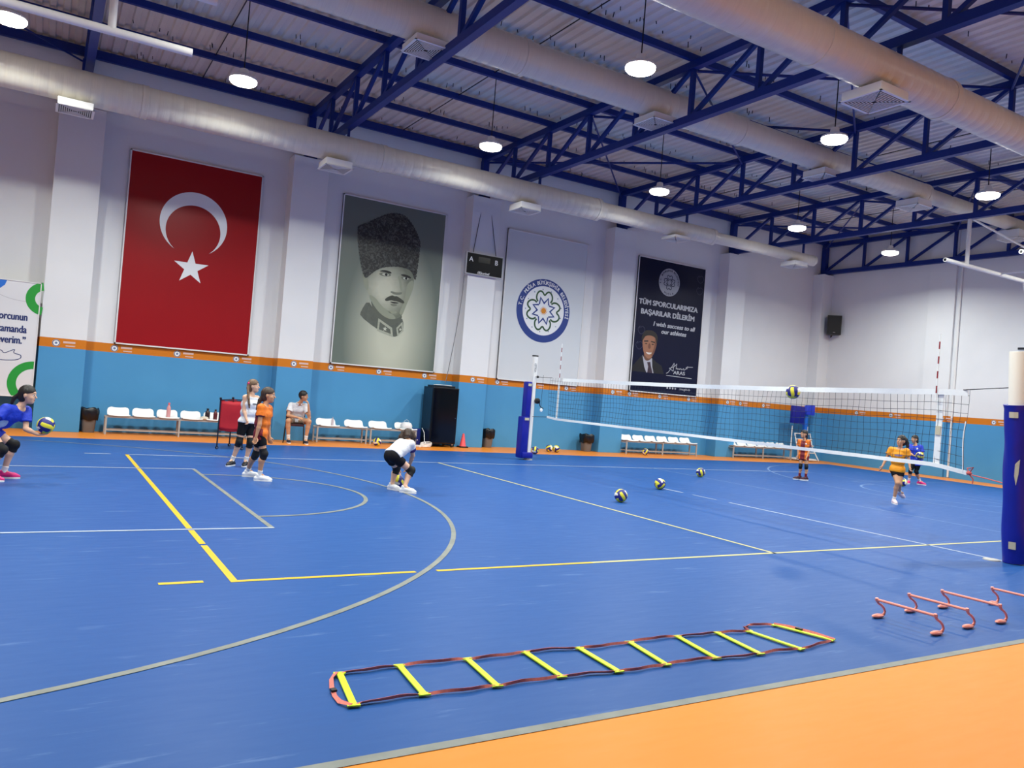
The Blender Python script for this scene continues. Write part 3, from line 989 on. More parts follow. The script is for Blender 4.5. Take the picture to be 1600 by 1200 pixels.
for y, nm in zip(RY, RN):
    make_sticker('round white sticker on right wall stripe, ' + nm, XR - (.092 if abs(y - 9) < .45 else .002), y, -PI / 2)

# --- scoreboard
t = thing('scoreboard', 'small black scoreboard with letters A and B, hung between portrait and emblem', 'scoreboard', (8.43, 13.2, 4.8))
obj('case', box((.59, .05, .31), (1.18, .1, .62), ch=.012), mat('pale_grey_case', '#b9bcc0', .4), t, smooth=0)
obj('face_panel', box((.59, -.004, .31), (1.12, .012, .56)), mat('scoreboard_black', '#0b0e14', .4, spec=.15), t, smooth=0)
obj('display_window', box((.56, -.012, .44), (.38, .006, .16)), mat('display_black', '#07090c', .2), t, smooth=0)
M_SBW = mat('scoreboard_white', '#e8e8e8', .5)
fm = lambda x, y, d: (x, -.014 - d, y)
obj('team_letter', text('A', .19, fm, 'CENTER', .003, 1, 0, .15, .36), M_SBW, t, smooth=0)
obj('team_letter', text('B', .19, fm, 'CENTER', .003, 1, 0, .95, .36), M_SBW, t, smooth=0)
obj('maker_lettering', text('//Ekoritef', .1, fm, 'CENTER', .003, 1, 0, .56, .04), M_SBW, t, smooth=0)
for dx, tx in ((.22, .47), (.96, .62)):
    obj('hanging_wire', tube([(dx, .05, .6), (tx, .12, 2.32)], .009, 5), M_DARKMETAL, t, smooth=60)
o = obj('signal_cable', tube([(8.44, 13.26, 4.82), (8.43, 13.27, 4.2), (8.33, 13.26, 3.2), (8.18, 13.22, 2.2), (8.07, 13.15, 1.72)], .009, 6), mat('grey_cable', '#6e6e70', .6), smooth=60)
tag(o, 'thin cable running from the scoreboard down to the black cabinet', 'cable')

# ================================================================== NET AND POSTS
t = thing('volleyball_net', 'volleyball net with white top and bottom bands strung between the two padded posts', 'net', (9.04, 9.35, 1.05))
YN = 9.35
def ztop(y):
    return np.interp(y, [-.4, .05, .85, 2.4, 4.4, 6.6, 9.4], [2.11, 2.11, 2.09, 2.055, 2.035, 2.03, 2.04])
def zbot(y):
    return np.interp(y, [-.45, 0, 9.1, 9.45], [1.02, 1.085, 1.07, 1.10])
ys = np.linspace(9.45, -.38, 99)
def wob(y, v):
    return .035 * math.sin(y * 1.9) * math.sin(v * PI) + .012 * math.sin(y * 7.3 + v * 5)
def pt(y, v):
    z = zbot(y) + (ztop(y) - zbot(y)) * v
    z += .008 * math.sin(y * 5.1 + v * 9) * math.sin(v * PI)
    return (wob(y, v), y - YN + .012 * math.sin(v * 7 + y * 3) * math.sin(v * PI), z - 1.05)
g = G()
for y in ys:
    g.add(tube([pt(y, v) for v in np.linspace(0, 1, 9)], 0.0027, 4, cap=False))
for v in np.linspace(.08, .93, 9):
    g.add(tube([pt(y, v) for y in ys], 0.0027, 4, cap=False))
obj('mesh_cords', g, M_CORD, t, smooth=180)
def band(v0, v1, y0, y1, th=.006):
    yy = np.linspace(y0, y1, 60)
    vs, fs = [], []
    for y in yy:
        a, b = pt(y, v0), pt(y, v1)
        for p, s in ((a, -1), (a, 1), (b, 1), (b, -1)):
            vs.append((p[0] + s * th, p[1], p[2]))
    for i in range(59):
        for k in range(4):
            fs.append((4 * i + k, 4 * i + (k + 1) % 4, 4 * i + 4 + (k + 1) % 4, 4 * i + 4 + k))
    fs += [(0, 1, 2, 3), (239, 238, 237, 236)]
    return vs, fs
obj('top_band', band(.925, 1.0, 8.95, -.36), M_BAND, t, smooth=40)
obj('bottom_band', band(-.022, .03, 9.5, -.42), M_BAND, t, smooth=40)
for y, w in ((9.11, .06), (.0, .085)):
    obj('side_band', box((.012, y - YN, (zbot(y) + ztop(y)) / 2 - 1.05), (.012, w, ztop(y) - zbot(y)), Matrix.Rotation(.0, 3, 'X')), M_BAND, t, smooth=0)
    if y < 1:
        obj('label_tape', box((-.001, y - YN, .50), (.012, w * .8, .12)), M_TAPE, t, smooth=0)
    ag = G()
    yo = y - YN + (-.05 if y > 1 else .05)
    ag.add(tube([(-.022, yo, .1 * k) for k in range(9, 19)], .009, 6))
    ag.m = [(int(min(ag.v[i][2] for i in f) / .1 + .5) + 1) % 2 if len(f) == 4 else 0 for f in ag.f]
    obj('antenna', ag, [M_BAND, mat('antenna_red', '#8e1a26', .5)], t, smooth=60)
cab = [(0, 10.12 - YN, .98), (0, 9.45 - YN, .99)]
obj('head_cable', tube([(0, 10.14 - YN, 1.0), (0, 9.4 - YN, ztop(9.4) - 1.05)], .006, 6), M_DARKMETAL, t, smooth=60)
obj('head_cable', tube([(0, -.3 - YN, ztop(-.3) - 1.05), (-.17, -.98 - YN, 1.10)], .006, 6), M_DARKMETAL, t, smooth=60)
obj('bottom_rope', tube([(0, 9.5 - YN, .05), (0, 10.14 - YN, .02)], .007, 6), M_DARKMETAL, t, smooth=60)
M_ROPE = mat('coral_rope', '#c25a55', .8)
obj('bottom_rope', tube([(0, -.42 - YN, -.03), (-.03, -.7 - YN, -.06), (-.06, -1.0 - YN, -.10)], .007, 6), M_ROPE, t, smooth=60)
g = G()
g.add(ellipsoid((0, -.45 - YN, -.02), (.03, .035, .025)))
g.add(tube([(0, -.45 - YN, -.03), (.01, -.50 - YN, -.09), (.0, -.50 - YN, -.15)], .008, 6))
g.add(tube([(0, -.45 - YN, -.02), (.02, -.41 - YN, .04), (.0, -.50 - YN, .06), (0, -.46 - YN, 0)], .008, 6))
obj('rope_knot', g, M_ROPE, t, smooth=60)
obj('side_rope', tube([pt(-.37, v) for v in np.linspace(0, .62, 10)], .008, 6), M_BAND, t, smooth=60)

# far post (left)
t = thing('net_post', 'far net post, white pole with blue padding near the poster wall', 'post', (9.04, 10.22, 0))
obj('pole', box((.0, 0, 1.28), (.10, .12, 2.56), ch=.015), M_WHITE, t, smooth=0)
obj('pole_cap', box((0, 0, 2.565), (.11, .13, .03), ch=.008), M_BLACK, t, smooth=0)
pad = obj('pad', box((-.13, .03, 1.43), (.13, .22, .98), ch=.03), M_PADBLUE, t, smooth=30)
obj('pad_strap', box((-.14, -.088, 1.84), (.10, .012, .06)), M_TAPE, pad, smooth=0)
pad = obj('pad', box((-.17, .03, .55), (.20, .24, 1.02), ch=.035), M_PADBLUE, t, smooth=30)
obj('pad_strap', box((-.16, -.098, 1.0), (.12, .012, .06)), M_TAPE, pad, smooth=0)
obj('pad', box((-.08, 0, .12), (.30, .28, .14), ch=.03), M_PADBLUE, t, smooth=30)
obj('floor_socket', lathe([(.13, 0), (.12, .012), (.08, .016)], 24), M_GREYMET, t, smooth=40)
obj('tension_rail', box((.062, 0, 1.0), (.022, .05, 1.9), ch=.005), M_DARKMETAL, t, smooth=0)
w = obj('winch', lathe([(.05, 0), (.07, .01), (.07, .07), (.05, .08)], 20), M_BLACK, t, loc=(.10, -.05, 1.46), rot=(PI / 2, 0, 0), smooth=40)
obj('winch_handle', tube([(.03, .0, .09), (.06, -.12, .09), (.10, -.15, .09), (.16, -.17, .09)], .011, 6), M_BLACK, w, smooth=60)
obj('pulley', lathe([(.02, 0), (.03, .008), (.03, .03), (.02, .038)], 16), M_DARKMETAL, t, loc=(.06, -.07, 2.05), rot=(PI / 2, 0, 0), smooth=40)
obj('pole_lettering', text('VOLLEY', .085, lambda x, y, d: (.0 - y + .02, -.062 - d, 2.16 + x), 'LEFT', .001, .75), mat('print_grey', '#8b8f93', .5), t, smooth=0)
o = obj('hanging_tag', lathe([(.035, 0), (.045, .004), (.045, .012), (.035, .016)], 20), M_PLASTIC, loc=(9.04, 9.78, 1.25), rot=(PI / 2, 0, .2), smooth=40)
tag(o, 'small round white disc hanging beside the far net post', 'disc')
obj('cord', tube([(0, .03, -.008), (0, .85, -.008)], .004, 5), M_CORD, o, smooth=60)

# near post (right), leaning slightly
lean = math.atan2(-.27, 2.6)
t = thing('net_post', 'near net post at the right edge, white cylinder in torn blue padding', 'post', (9.04, -1.07, 0))
t.rotation_euler = (0, lean, 0)
obj('pole', lathe([(.09, .0), (.09, 2.59), (.085, 2.60)], 28), mat('cream_pole', '#e9e4d6', .45), t, smooth=40)
def vinyl(n, m_):
    vs, fs = [], []
    for i in range(m_ + 1):
        z = .02 + 1.93 * i / m_
        for k in range(n):
            a = 2 * PI * k / n
            r = .132 + .005 * math.sin(3 * a + z * 3) + .006 * math.sin(z * 9 + a * 2) * math.sin(a) + (.012 if i == m_ else 0)
            vs.append((r * math.cos(a), r * math.sin(a), z))
    for i in range(m_):
        for k in range(n):
            k2 = (k + 1) % n
            fs.append((i * n + k, i * n + k2, (i + 1) * n + k2, (i + 1) * n + k))
    fs.append(tuple(m_ * n + k for k in range(n)))
    fs.append(tuple(range(n - 1, -1, -1)))
    return vs, fs
pad = obj('pad', vinyl(36, 40), M_PADBLUE, t, smooth=60)
def patch(a0, a1, poly, r, m, nm):
    vs = [(r * math.cos(a), r * math.sin(a), z) for a, z in poly]
    obj(nm, (vs, [tuple(range(len(vs)))]), m, pad, smooth=0)
fa = math.atan2(-5.0, -10.3)     # side turned towards the court
patch(0, 0, [(fa - .55, 1.80), (fa - .2, 1.80), (fa + .12, 1.80), (fa + .12, 1.87), (fa - .2, 1.87), (fa - .55, 1.87)], .146, M_TAPE, 'pad_strap')
patch(0, 0, [(fa - .45, .20), (fa, .20), (fa + .1, .20), (fa + .1, .29), (fa, .29), (fa - .45, .29)], .143, M_TAPE, 'pad_strap')
patch(0, 0, [(fa + .02, .98), (fa + .2, 1.12), (fa + .3, 1.30), (fa + .1, 1.27), (fa - .05, 1.24), (fa - .1, 1.1)], .146, mat('foam', '#cbc6a8', .9, noise=(30, .15)), 'torn_foam')
o = obj('floor_socket_cover', lathe([(.10, 0), (.095, .012), (.05, .018)], 24), M_GREYMET, loc=(8.93, -.86, 0.0), smooth=40)
tag(o, 'small grey floor socket cover beside the near net post', 'floor cover')

# ================================================================== BALLS
def ball_mesh(kind):
    n = 15
    vs, fs, ms = [], [], []
    R = .105
    axes = [((1, 0, 0), (0, 1, 0), (0, 0, 1)), ((-1, 0, 0), (0, 1, 0), (0, 0, -1)),
            ((0, 1, 0), (0, 0, 1), (1, 0, 0)), ((0, -1, 0), (0, 0, 1), (-1, 0, 0)),
            ((0, 0, 1), (1, 0, 0), (0, 1, 0)), ((0, 0, -1), (1, 0, 0), (0, -1, 0))]
    pal = [(1, 0, 1), (0, 1, 0), (1, 0, 2), (0, 1, 2), (1, 0, 1), (2, 1, 0)]
    for fi, (nx, ux, vx) in enumerate(axes):
        nx, ux, vx = Vector(nx), Vector(ux), Vector(vx)
        base = len(vs)
        for i in range(n + 1):
            for j in range(n + 1):
                t_ = (j / n * 2 - 1)
                kk = .20 * math.sin(t_ * PI / 2)
                bs = (-1, -.34 - kk, .34 - kk, 1)
                q = min(i // 5, 2)
                s = bs[q] + (bs[q + 1] - bs[q]) * (i - 5 * q) / 5
                u = math.tan(s * PI / 4)
                v = math.tan(t_ * PI / 4)
                p = (nx + ux * u + vx * v).normalized()
                rr = R * (.985 if i % 5 == 0 else 1)
                vs.append(p * rr)
        for i in range(n):
            for j in range(n):
                k = min(i // 5, 2)
                a = base + i * (n + 1) + j
                fs.append((a, a + n + 1, a + n + 2, a + 1))
                ms.append(pal[fi][k])
    g = G()
    g.v, g.f, g.m = [tuple(v) for v in vs], fs, ms
    return g
BG = ball_mesh(0)
BALLS = {}
def ball(label, loc, rot):
    # rot = (tilt of the yellow stripe, 0, turn); turn 0 shows a stripe towards the near left corner of the hall
    rot = (rot[0], rot[1], rot[2] + math.atan2(-6.1 - loc[1], -1.3 - loc[0]))
    if 'me' not in BALLS:
        o = obj('volleyball', BG, [M_YELLOW, M_NAVY, M_BALLWHITE], smooth=60)
        bm = bmesh.new(); bm.from_mesh(o.data)
        bmesh.ops.remove_doubles(bm, verts=bm.verts, dist=1e-4)
        bm.to_mesh(o.data); bm.free()
        BALLS['me'] = o
    else:
        o = BALLS['me'].copy()
        COL.objects.link(o)
    o.location = loc
    o.rotation_euler = rot
    return tag(o, label, 'ball', 'yellow and navy volleyballs')
r_ = .1055
ball('yellow and navy volleyball on the blue floor, nearest the middle of the court', (6.70, 3.68, r_), (.35, .0, .35))
ball('yellow and navy volleyball resting on the dashed centre line', (8.84, 5.16, r_), (-.9, .5, .5))
ball('yellow and navy volleyball on the court, farthest right of the loose three', (12.0, 7.3, r_), (.05, 0, .25))
ball('yellow and navy volleyball half hidden behind the foot of the far net post', (10.3, 11.85, r_), (.9, .3, 1.4))
ball('left one of the two volleyballs touching each other by the wall', (11.35, 12.72, r_), (.6, 1.0, .2))
ball('right one of the two volleyballs touching each other by the wall', (11.54, 12.63, r_), (1.9, .4, .9))
ball('yellow and navy volleyball in front of the benches left of the cabinet', (6.02, 12.57, r_), (.2, .8, 2.7))
ball('volleyball on the orange strip under the six-seat bench below the dark poster', (15.05, 12.82, r_), (1.4, .8, 1.9))
ball('volleyball in mid-air at the top of the net', (8.53, 2.0, 1.955), (-.08, .0, -.1))
ball('volleyball on the floor behind the player in the yellow shirt', (18.05, 6.12, r_), (.4, 1.2, .1))

# ================================================================== AGILITY LADDER
t = thing('agility_ladder', 'lime rung agility ladder with coral straps lying on the blue floor', 'agility ladder', (0, 0, 0))
RG = [((.15, -2.06), (.08, -2.48)), ((.5, -2.05), (.46, -2.47)), ((.92, -2.07), (.88, -2.49)), ((1.32, -2.07), (1.3, -2.49)), ((1.7, -2.11), (1.68, -2.53)),
      ((2.11, -2.11), (2.05, -2.53)), ((2.53, -2.11), (2.46, -2.54)), ((2.89, -2.13), (2.83, -2.57)), ((3.16, -2.18), (3.21, -2.59)), ((3.5, -2.12), (3.63, -2.52))]
for a, b in RG:
    A, B = Vector((*a, .012)), Vector((*b, .012))
    d = (B - A).normalized()
    n = Vector((-d.y, d.x, 0))
    pl = []
    w, e = .0175, .032
    for p, s in ((A, 1), (B, -1)):
        q = [p + n * e * s - d * s * .015, p + n * e * s + d * s * .006, p + n * w * s + d * s * .02]
        r2 = [p - n * e * s - d * s * .015, p - n * e * s + d * s * .006, p - n * w * s + d * s * .02]
        pl.append((q, r2))
    poly = [pl[0][1][2], pl[0][1][1], pl[0][1][0], pl[0][0][0], pl[0][0][1], pl[0][0][2], pl[1][1][2], pl[1][1][1], pl[1][1][0], pl[1][0][0], pl[1][0][1], pl[1][0][2]]
    obj('rung', slab2d([(p.x, p.y) for p in poly], .007, lambda x, y, d_: (x, y, .010 + d_)), M_LIME, t, smooth=0)
def ribbon(path, w, twist, mi):
    P = [Vector(p) for p in path]
    vs, fs = [], []
    for i, p in enumerate(P):
        a, b = P[max(i - 1, 0)], P[min(i + 1, len(P) - 1)]
        tt = (b - a).normalized()
        s = Vector((-tt.y, tt.x, 0)).normalized()
        up = Vector((0, 0, 1))
        an = twist[i]
        d = s * math.cos(an) + up * math.sin(an)
        nrm = -s * math.sin(an) + up * math.cos(an)
        c = p + Vector((0, 0, abs(math.sin(an)) * w / 2))
        for x, y in ((-w / 2, -.001), (w / 2, -.001), (w / 2, .001), (-w / 2, .001)):
            vs.append(c + d * x + nrm * y)
    for i in range(len(P) - 1):
        for k in range(4):
            fs.append((4 * i + k, 4 * i + (k + 1) % 4, 4 * i + 4 + (k + 1) % 4, 4 * i + 4 + k))
    return vs, fs
for side in (0, 1):
    key = [r[side] for r in RG]
    if side == 0:
        key.insert(9, (3.20, -2.10))
        key.insert(10, (3.27, -2.07))
    pts, tw = [], []
    for i in range(len(key) - 1):
        for k in range(8):
            f = k / 8
            x = key[i][0] + (key[i + 1][0] - key[i][0]) * f
            y = key[i][1] + (key[i + 1][1] - key[i][1]) * f + .014 * math.sin(f * PI) * math.sin(i * 2.7 + side) + .006 * math.sin(i * 5 + k * 1.3)
            z = .006 + (.008 if k == 0 else .004 * math.sin(f * PI))
            pts.append((x, y, z))
            tw.append(1.35 * min(1, 2.6 * math.sin(f * PI)) * (1 if i % 3 else -.9) + .25 * math.sin(i * 3 + k))
    pts.append((*key[-1], .012)); tw.append(0)
    obj('side_strap', ribbon(pts, .017, tw, 0), M_STRAP, t, smooth=60)
    p2 = [(p[0] + .004, p[1] + .012, p[2] * .7) for p in pts]
    obj('strap_edge', ribbon(p2, .009, [a + .5 for a in tw], 0), M_STRAP2, t, smooth=60)
obj('end_strap', ribbon([(.135, -2.05, .016), (.085, -2.12, .008), (.055, -2.22, .006), (.035, -2.33, .006), (.03, -2.42, .008), (.065, -2.485, .016)], .024, [.2, .6, .3, .1, .5, .2], 0), M_STRAP, t, smooth=60)
obj('end_strap', ribbon([(3.5, -2.11, .02), (3.56, -2.2, .01), (3.62, -2.36, .01), (3.64, -2.53, .02)], .022, [.2, 1.1, .9, .2], 0), M_STRAP, t, smooth=60)
obj('buckle', box((.046, -2.275, .016), (.03, .035, .012), ch=.003), M_BLACK, t, smooth=0)
obj('buckle', box((3.585, -2.27, .022), (.03, .05, .012), ch=.003), M_BLACK, t, smooth=0)

# ================================================================== HURDLES
def make_hurdle(label, x, ya, yb):
    t = thing('mini_hurdle', label, 'hurdle', (x, ya, 0), group='coral training hurdles')
    dy = yb - ya
    h = .15
    obj('crossbar', tube([(0, .012, h), (.03, dy - .012, h)], .011, 10), M_CORAL, t, smooth=60)
    for k, yy in enumerate((0, dy)):
        x0 = .03 * k
        obj('leg', tube([(x0 - .004, yy, h + .014), (x0, yy, h - .005), (x0 + .022, yy, h - .03), (x0 + .065, yy, .10), (x0 + .10, yy, .075), (x0 + .118, yy, .045), (x0 + .105, yy, .022), (x0 + .07, yy, .015)],
                        [.013, .013, .010, .0095, .0095, .0095, .011, .013], 10), M_CORAL, t, smooth=60)
        obj('foot', ellipsoid((x0 + .028, yy, .0165), (.072, .030, .0165), 16, 10), M_CORAL, t, smooth=60)
make_hurdle('coral mini hurdle on the blue floor, nearest the agility ladder', 4.61, -2.2, -2.67)
make_hurdle('coral mini hurdle, second from the agility ladder', 5.10, -2.17, -2.64)
make_hurdle('coral mini hurdle, third from the agility ladder', 5.59, -2.17, -2.64)
make_hurdle('coral mini hurdle cut by the right picture edge', 6.29, -2.23, -2.72)

# ================================================================== BENCHES
def seat_shell(w=.44):
    prof = [(-.20, .010, .96), (-.19, .022, 1.0), (-.10, .012, 1.0), (.0, .0, 1.0), (.10, .004, 1.0), (.155, .02, 1.0), (.19, .06, 1.0), (.207, .10, .99), (.217, .135, .93), (.222, .155, .80), (.224, .163, .62)]
    n = 10
    vs, fs = [], []
    for off in (0, 1):
        for (y, z, k) in prof:
            for i in range(n + 1):
                s = i / n * 2 - 1
                x = s * w / 2 * k
                zz = z + .012 * s * s + (-.012 if off else 0) * (1 if y < .15 else .2)
                vs.append((x, y + (.012 if off and y > .12 else 0), zz))
    m = len(prof)
    N = m * (n + 1)
    for i in range(m - 1):
        for j in range(n):
            a = i * (n + 1) + j
            fs.append((a, a + 1, a + n + 2, a + n + 1))
            fs.append((N + a, N + a + n + 1, N + a + n + 2, N + a + 1))
    for i in range(m - 1):
        for j in (0, n):
            a = i * (n + 1) + j
            fs.append((a, a + n + 1, N + a + n + 1, N + a))
    for j in range(n):
        for i in (0, m - 1):
            a = i * (n + 1) + j
            fs.append((a, N + a, N + a + 1, a + 1))
    return vs, fs
def make_bench(label, x0, y, legs, seats, gm, w=.44):
    t = thing('seat_bench', label, 'bench', (x0, y, 0), group='white shell seat benches along the wall')
    Lx = legs[-1] - legs[0]
    for yy in (-.16, .16):
        obj('seat_rail', bar((-.02, yy, .385), (Lx + .02, yy, .385), .035, .03), gm, t, smooth=0)
        obj('stretcher', bar((0, yy, .10), (Lx, yy, .10), .025, .025), gm, t, smooth=0)
    for lx in legs:
        for yy in (-.16, .16):
            obj('leg', bar((lx - x0, yy, 0), (lx - x0, yy, .37), .04, .035), gm, t, smooth=0)
        obj('cross_rail', bar((lx - x0, -.16, .36), (lx - x0, .16, .36), .03, .03), gm, t, smooth=0)
    first = None
    for sx in seats:
        if first is None:
            s = obj('seat', seat_shell(w), M_PLASTIC, t, loc=(sx - x0, -.01, .415), smooth=50)
            first = s
        else:
            s = first.copy()
            COL.objects.link(s)
            s.parent = t
            s.location = (sx - x0, -.01, .415)
    return t
BY = 13.22
make_bench('longest seat bench of six white shells at far left, beside the red cart', -.07, BY, (-.07, 1.42, 2.93), [.18 + .505 * k for k in range(6)], M_GREYMET)
make_bench('short two-seat white bench right beside the seated person', 4.62, BY, (4.62, 5.9), [4.92, 5.66], M_GREYMET, .5)
make_bench('short two-seat white bench left of the black cabinet', 6.02, BY, (6.02, 7.28), [6.32, 7.05], M_GREYMET, .5)
make_bench('white six-seat bench under the dark poster', 14.48, BY, (14.48, 15.98, 17.46), [14.7 + .505 * k for k in range(6)], M_GREYMET)
make_bench('white six-seat bench at the far right end, near the corner', 19.2, BY, (19.2, 20.68, 22.15), [19.42 + .505 * k for k in range(6)], M_GREYMET)

# bottles on benches
def make_bottle(label, x, y, z, h, r, col, cap, alpha=None):
    t = thing('drink_bottle', label, 'bottle', (x, y, z))
    obj('bottle_body', lathe([(r * .9, 0), (r, .01), (r, h * .62), (r * .85, h * .72), (r * .45, h * .82), (r * .42, h * .88)], 16), col, t, smooth=50)
    obj('cap', lathe([(r * .5, h * .86), (r * .52, h * .98), (r * .4, h)], 16), cap, t, smooth=50)
    return t
M_CLEAR = mat('clear_pink_plastic', '#d99a9a', .15)
make_bottle('tall pinkish water bottle standing on the third seat of the long bench', 1.19, BY - .02, .42, .34, .045, M_CLEAR, mat('pink_cap', '#d8606a', .4))
make_bottle('small pale bottle on the bench beside the seated person', 5.02, BY - .05, .42, .22, .033, mat('pale_pet', '#c9b9bd', .2), mat('pale_cap', '#8d98b0', .4))
M_SHAKER = mat('black_red_shaker', '#2a1a1e', .4)
make_bottle('black drink bottle left in the pair on the long bench', 2.03, BY - .03, .42, .26, .055, M_SHAKER, M_BLACK)
make_bottle('black and red drink bottle right in the pair, beside the red cart', 2.20, BY - .06, .42, .25, .045, mat('maroon_bottle', '#5b1c22', .4), M_BLACK)
o = obj('cloth', ellipsoid((0, 0, .03), (.10, .07, .05), 14, 8), mat('beige_cloth', '#d6cbb8', .9, noise=(20, .15)), loc=(1.95, BY - .12, .42), smooth=60)
tag(o, 'crumpled beige cloth on the long bench beside the bottles', 'cloth')
def bag(label, x, y, z):
    t = thing('sports_bag', label, 'bag', (x, y, z))
    obj('bag_body', lathe([(.09, 0), (.13, .02), (.15, .09), (.12, .16), (.06, .19)], 20, sq=3), mat('white_bag', '#e6e8ea', .6, noise=(9, .1)), t, smooth=60)
    obj('bag_handle', tube([(-.08, 0, .16), (-.06, 0, .22), (0, 0, .25), (.06, 0, .22), (.08, 0, .16)], .01, 6), mat('bag_trim', '#9ab0c4', .6), t, smooth=60)
bag('white bag on the bench seat behind the bending player', 7.05, BY - .02, .425)

# ================================================================== BINS
def make_bin(label, x, y, s=1.0):
    t = thing('waste_bin', label, 'bin', (x, y, 0), group='grey bins with black bags')
    obj('bin_body', lathe([(.115 * s, 0), (.12 * s, .01), (.155 * s, .40), (.16 * s, .42), (.15 * s, .42), (.12 * s, .05)], 32, sq=4), mat('taupe_bin', '#706e6d', .5), t, smooth=40)
    n, vs, fs = 40, [], []
    pr = [(.166, .27), (.178, .32), (.185, .40), (.19, .47), (.182, .515), (.165, .53), (.13, .50), (.08, .36)]
    for i, (r, z) in enumerate(pr):
        for k in range(n):
            a = 2 * PI * k / n
            x_, y_ = math.cos(a), math.sin(a)
            e = (abs(x_) ** 4 + abs(y_) ** 4) ** -.25
            rr = r * s * e * (1 + .04 * math.sin(a * 9 + i) * (i < 6)) + .006 * math.sin(a * 17 + i * 2)
            vs.append((rr * x_, rr * y_, z + .018 * math.sin(a * 5 + i * 1.7) * (i < 6)))
    for i in range(len(pr) - 1):
        for k in range(n):
            k2 = (k + 1) % n
            fs.append((i * n + k, i * n + k2, (i + 1) * n + k2, (i + 1) * n + k))
    fs.append(tuple((len(pr) - 1) * n + k for k in range(n)))
    obj('bin_bag', (vs, fs), mat('black_bin_bag', '#0c0d0f', .35), t, smooth=60)
    return t
b1 = make_bin('grey bin with black bag beside the far left pillar', -.38, 13.46)
shape('paper_sticker', [[(-.05, .22), (.03, .24), (.05, .32), (-.04, .34)]], M_PRINTW, b1, 92)
make_bin('grey bin with black bag right of the orange cone pillar', 9.72, 13.5, .95)
make_bin('grey bin with black bag beside the pillar right of the far net post', 13.18, 13.42, 1.05)

# ================================================================== CABINET, CONE, CLUTTER
t = thing('rack_cabinet', 'tall black cabinet on castors against the wall below the scoreboard', 'cabinet', (7.64, 12.92, 0))
M_CAB = mat('black_cabinet', '#0a0c12', .35)
obj('body', box((.385, .33, .85), (.77, .62, 1.52), ch=.01), M_CAB, t, smooth=0)
obj('top_plinth', box((.38, .34, 1.635), (.60, .50, .05), ch=.008), M_CAB, t, smooth=0)
d = obj('door', box((.385, .008, .85), (.72, .022, 1.46), ch=.006), mat('black_glass', '#05070b', .12), t, smooth=0)
obj('door_lock', lathe([(.012, 0), (.012, .01)], 12), M_CHROME, d, loc=(.70, -.003, .80), rot=(PI / 2, 0, 0))
s_ = obj('side_panel', box((-.004, .33, .85), (.012, .56, 1.44), ch=.004), mat('blue_black_panel', '#0d1c2e', .3), t, smooth=0)
obj('panel_lock', lathe([(.010, 0), (.010, .01)], 12), M_CHROME, s_, loc=(-.01, .3, .84), rot=(0, -PI / 2, 0))
for cx, cy in ((.07, .08), (.70, .08), (.07, .58), (.70, .58)):
    c = obj('castor', lathe([(.02, -.02), (.038, -.015), (.038, .015), (.02, .02)], 16), M_BLACK, t, loc=(cx, cy, .038), rot=(PI / 2, 0, 0), smooth=40)
    obj('castor_fork', box((0, .04, 0), (.05, .03, .055), ch=.004), M_CHROME, c, smooth=0)
g = G()
g.add(tube([(.1, .25, 1.67), (.2, .15, 1.68), (.4, .2, 1.675), (.6, .15, 1.67)], .008, 6))
obj('loose_cable', g, M_PLASTIC, t, smooth=60)
t = thing('traffic_cone', 'small coral traffic cone on black base beside the cabinet', 'cone', (8.74, 13.12, 0))
obj('cone_base', box((0, 0, .02), (.24, .24, .04), ch=.012), M_RUBBER, t, smooth=0)
obj('cone_body', lathe([(.10, .04), (.085, .06), (.03, .36), (.022, .385), (.012, .39)], 24), mat('cone_coral', '#f0545a', .5), t, smooth=40)
o = obj('equipment_box', box((0, 0, .22), (.22, .25, .44), ch=.02), mat('blue_box', '#1b2f8c', .4), loc=(7.46, 13.5, 0), smooth=0)
tag(o, 'small blue equipment box on the floor left of the black cabinet', 'box')
obj('label_mark', box((.02, -.127, .14), (.03, .006, .03)), M_PRINTW, o, smooth=0)
pts = []
for k in range(90):
    a = k * .33
    pts.append((7.44 + (.13 + .03 * math.sin(k * .7)) * math.cos(a), 12.72 + (.10 + .02 * math.cos(k)) * math.sin(a), .012 + .0012 * k + .05 * max(0, math.sin(a + 1)) * (k / 90)))
pts += [(7.45, 12.85, .16), (7.52, 13.05, .36), (7.56, 13.3, .47)]
o = obj('cable_coil', tube(pts, .009, 6), M_PLASTIC, smooth=60)
tag(o, 'tangled coil of white cable on the floor beside the black cabinet', 'cable')
o = obj('power_strip', box((0, 0, .03), (.09, .16, .05), ch=.012), M_PLASTIC, loc=(7.22, 12.72, 0), rot=(0, 0, .5), smooth=0)
tag(o, 'small white power block beside the cable coil', 'power strip')

# ================================================================== BALL CART
t = thing('ball_cart', 'red fabric ball cart on black wheeled legs behind the player in white', 'ball cart', (1.78, 10.45, 0), math.radians(-8))
w, dp = .48, .78
skew = .28
cn = [(0, 0), (w, 0), (w + skew, dp), (skew, dp)]
M_NAVYTUBE = mat('navy_tube', '#101626', .35)
for i, (x, y) in enumerate(cn):
    obj('leg', tube([(x, y, .06), (x, y, 1.02)], .014, 8), M_NAVYTUBE, t, smooth=60)
    obj('corner_cap', box((x, y, 1.02), (.045, .045, .05), ch=.008), M_NAVYTUBE, t, smooth=0)
    c = obj('castor', lathe([(.012, -.014), (.032, -.01), (.032, .01), (.012, .014)], 16), M_NAVYTUBE, t, loc=(x, y, .032), rot=(PI / 2, 0, .4), smooth=40)
    obj('castor_cap', lathe([(.014, -.017), (.014, .017)], 12), M_CHROME, c, smooth=40)
g = G()
nx, nz = 10, 8
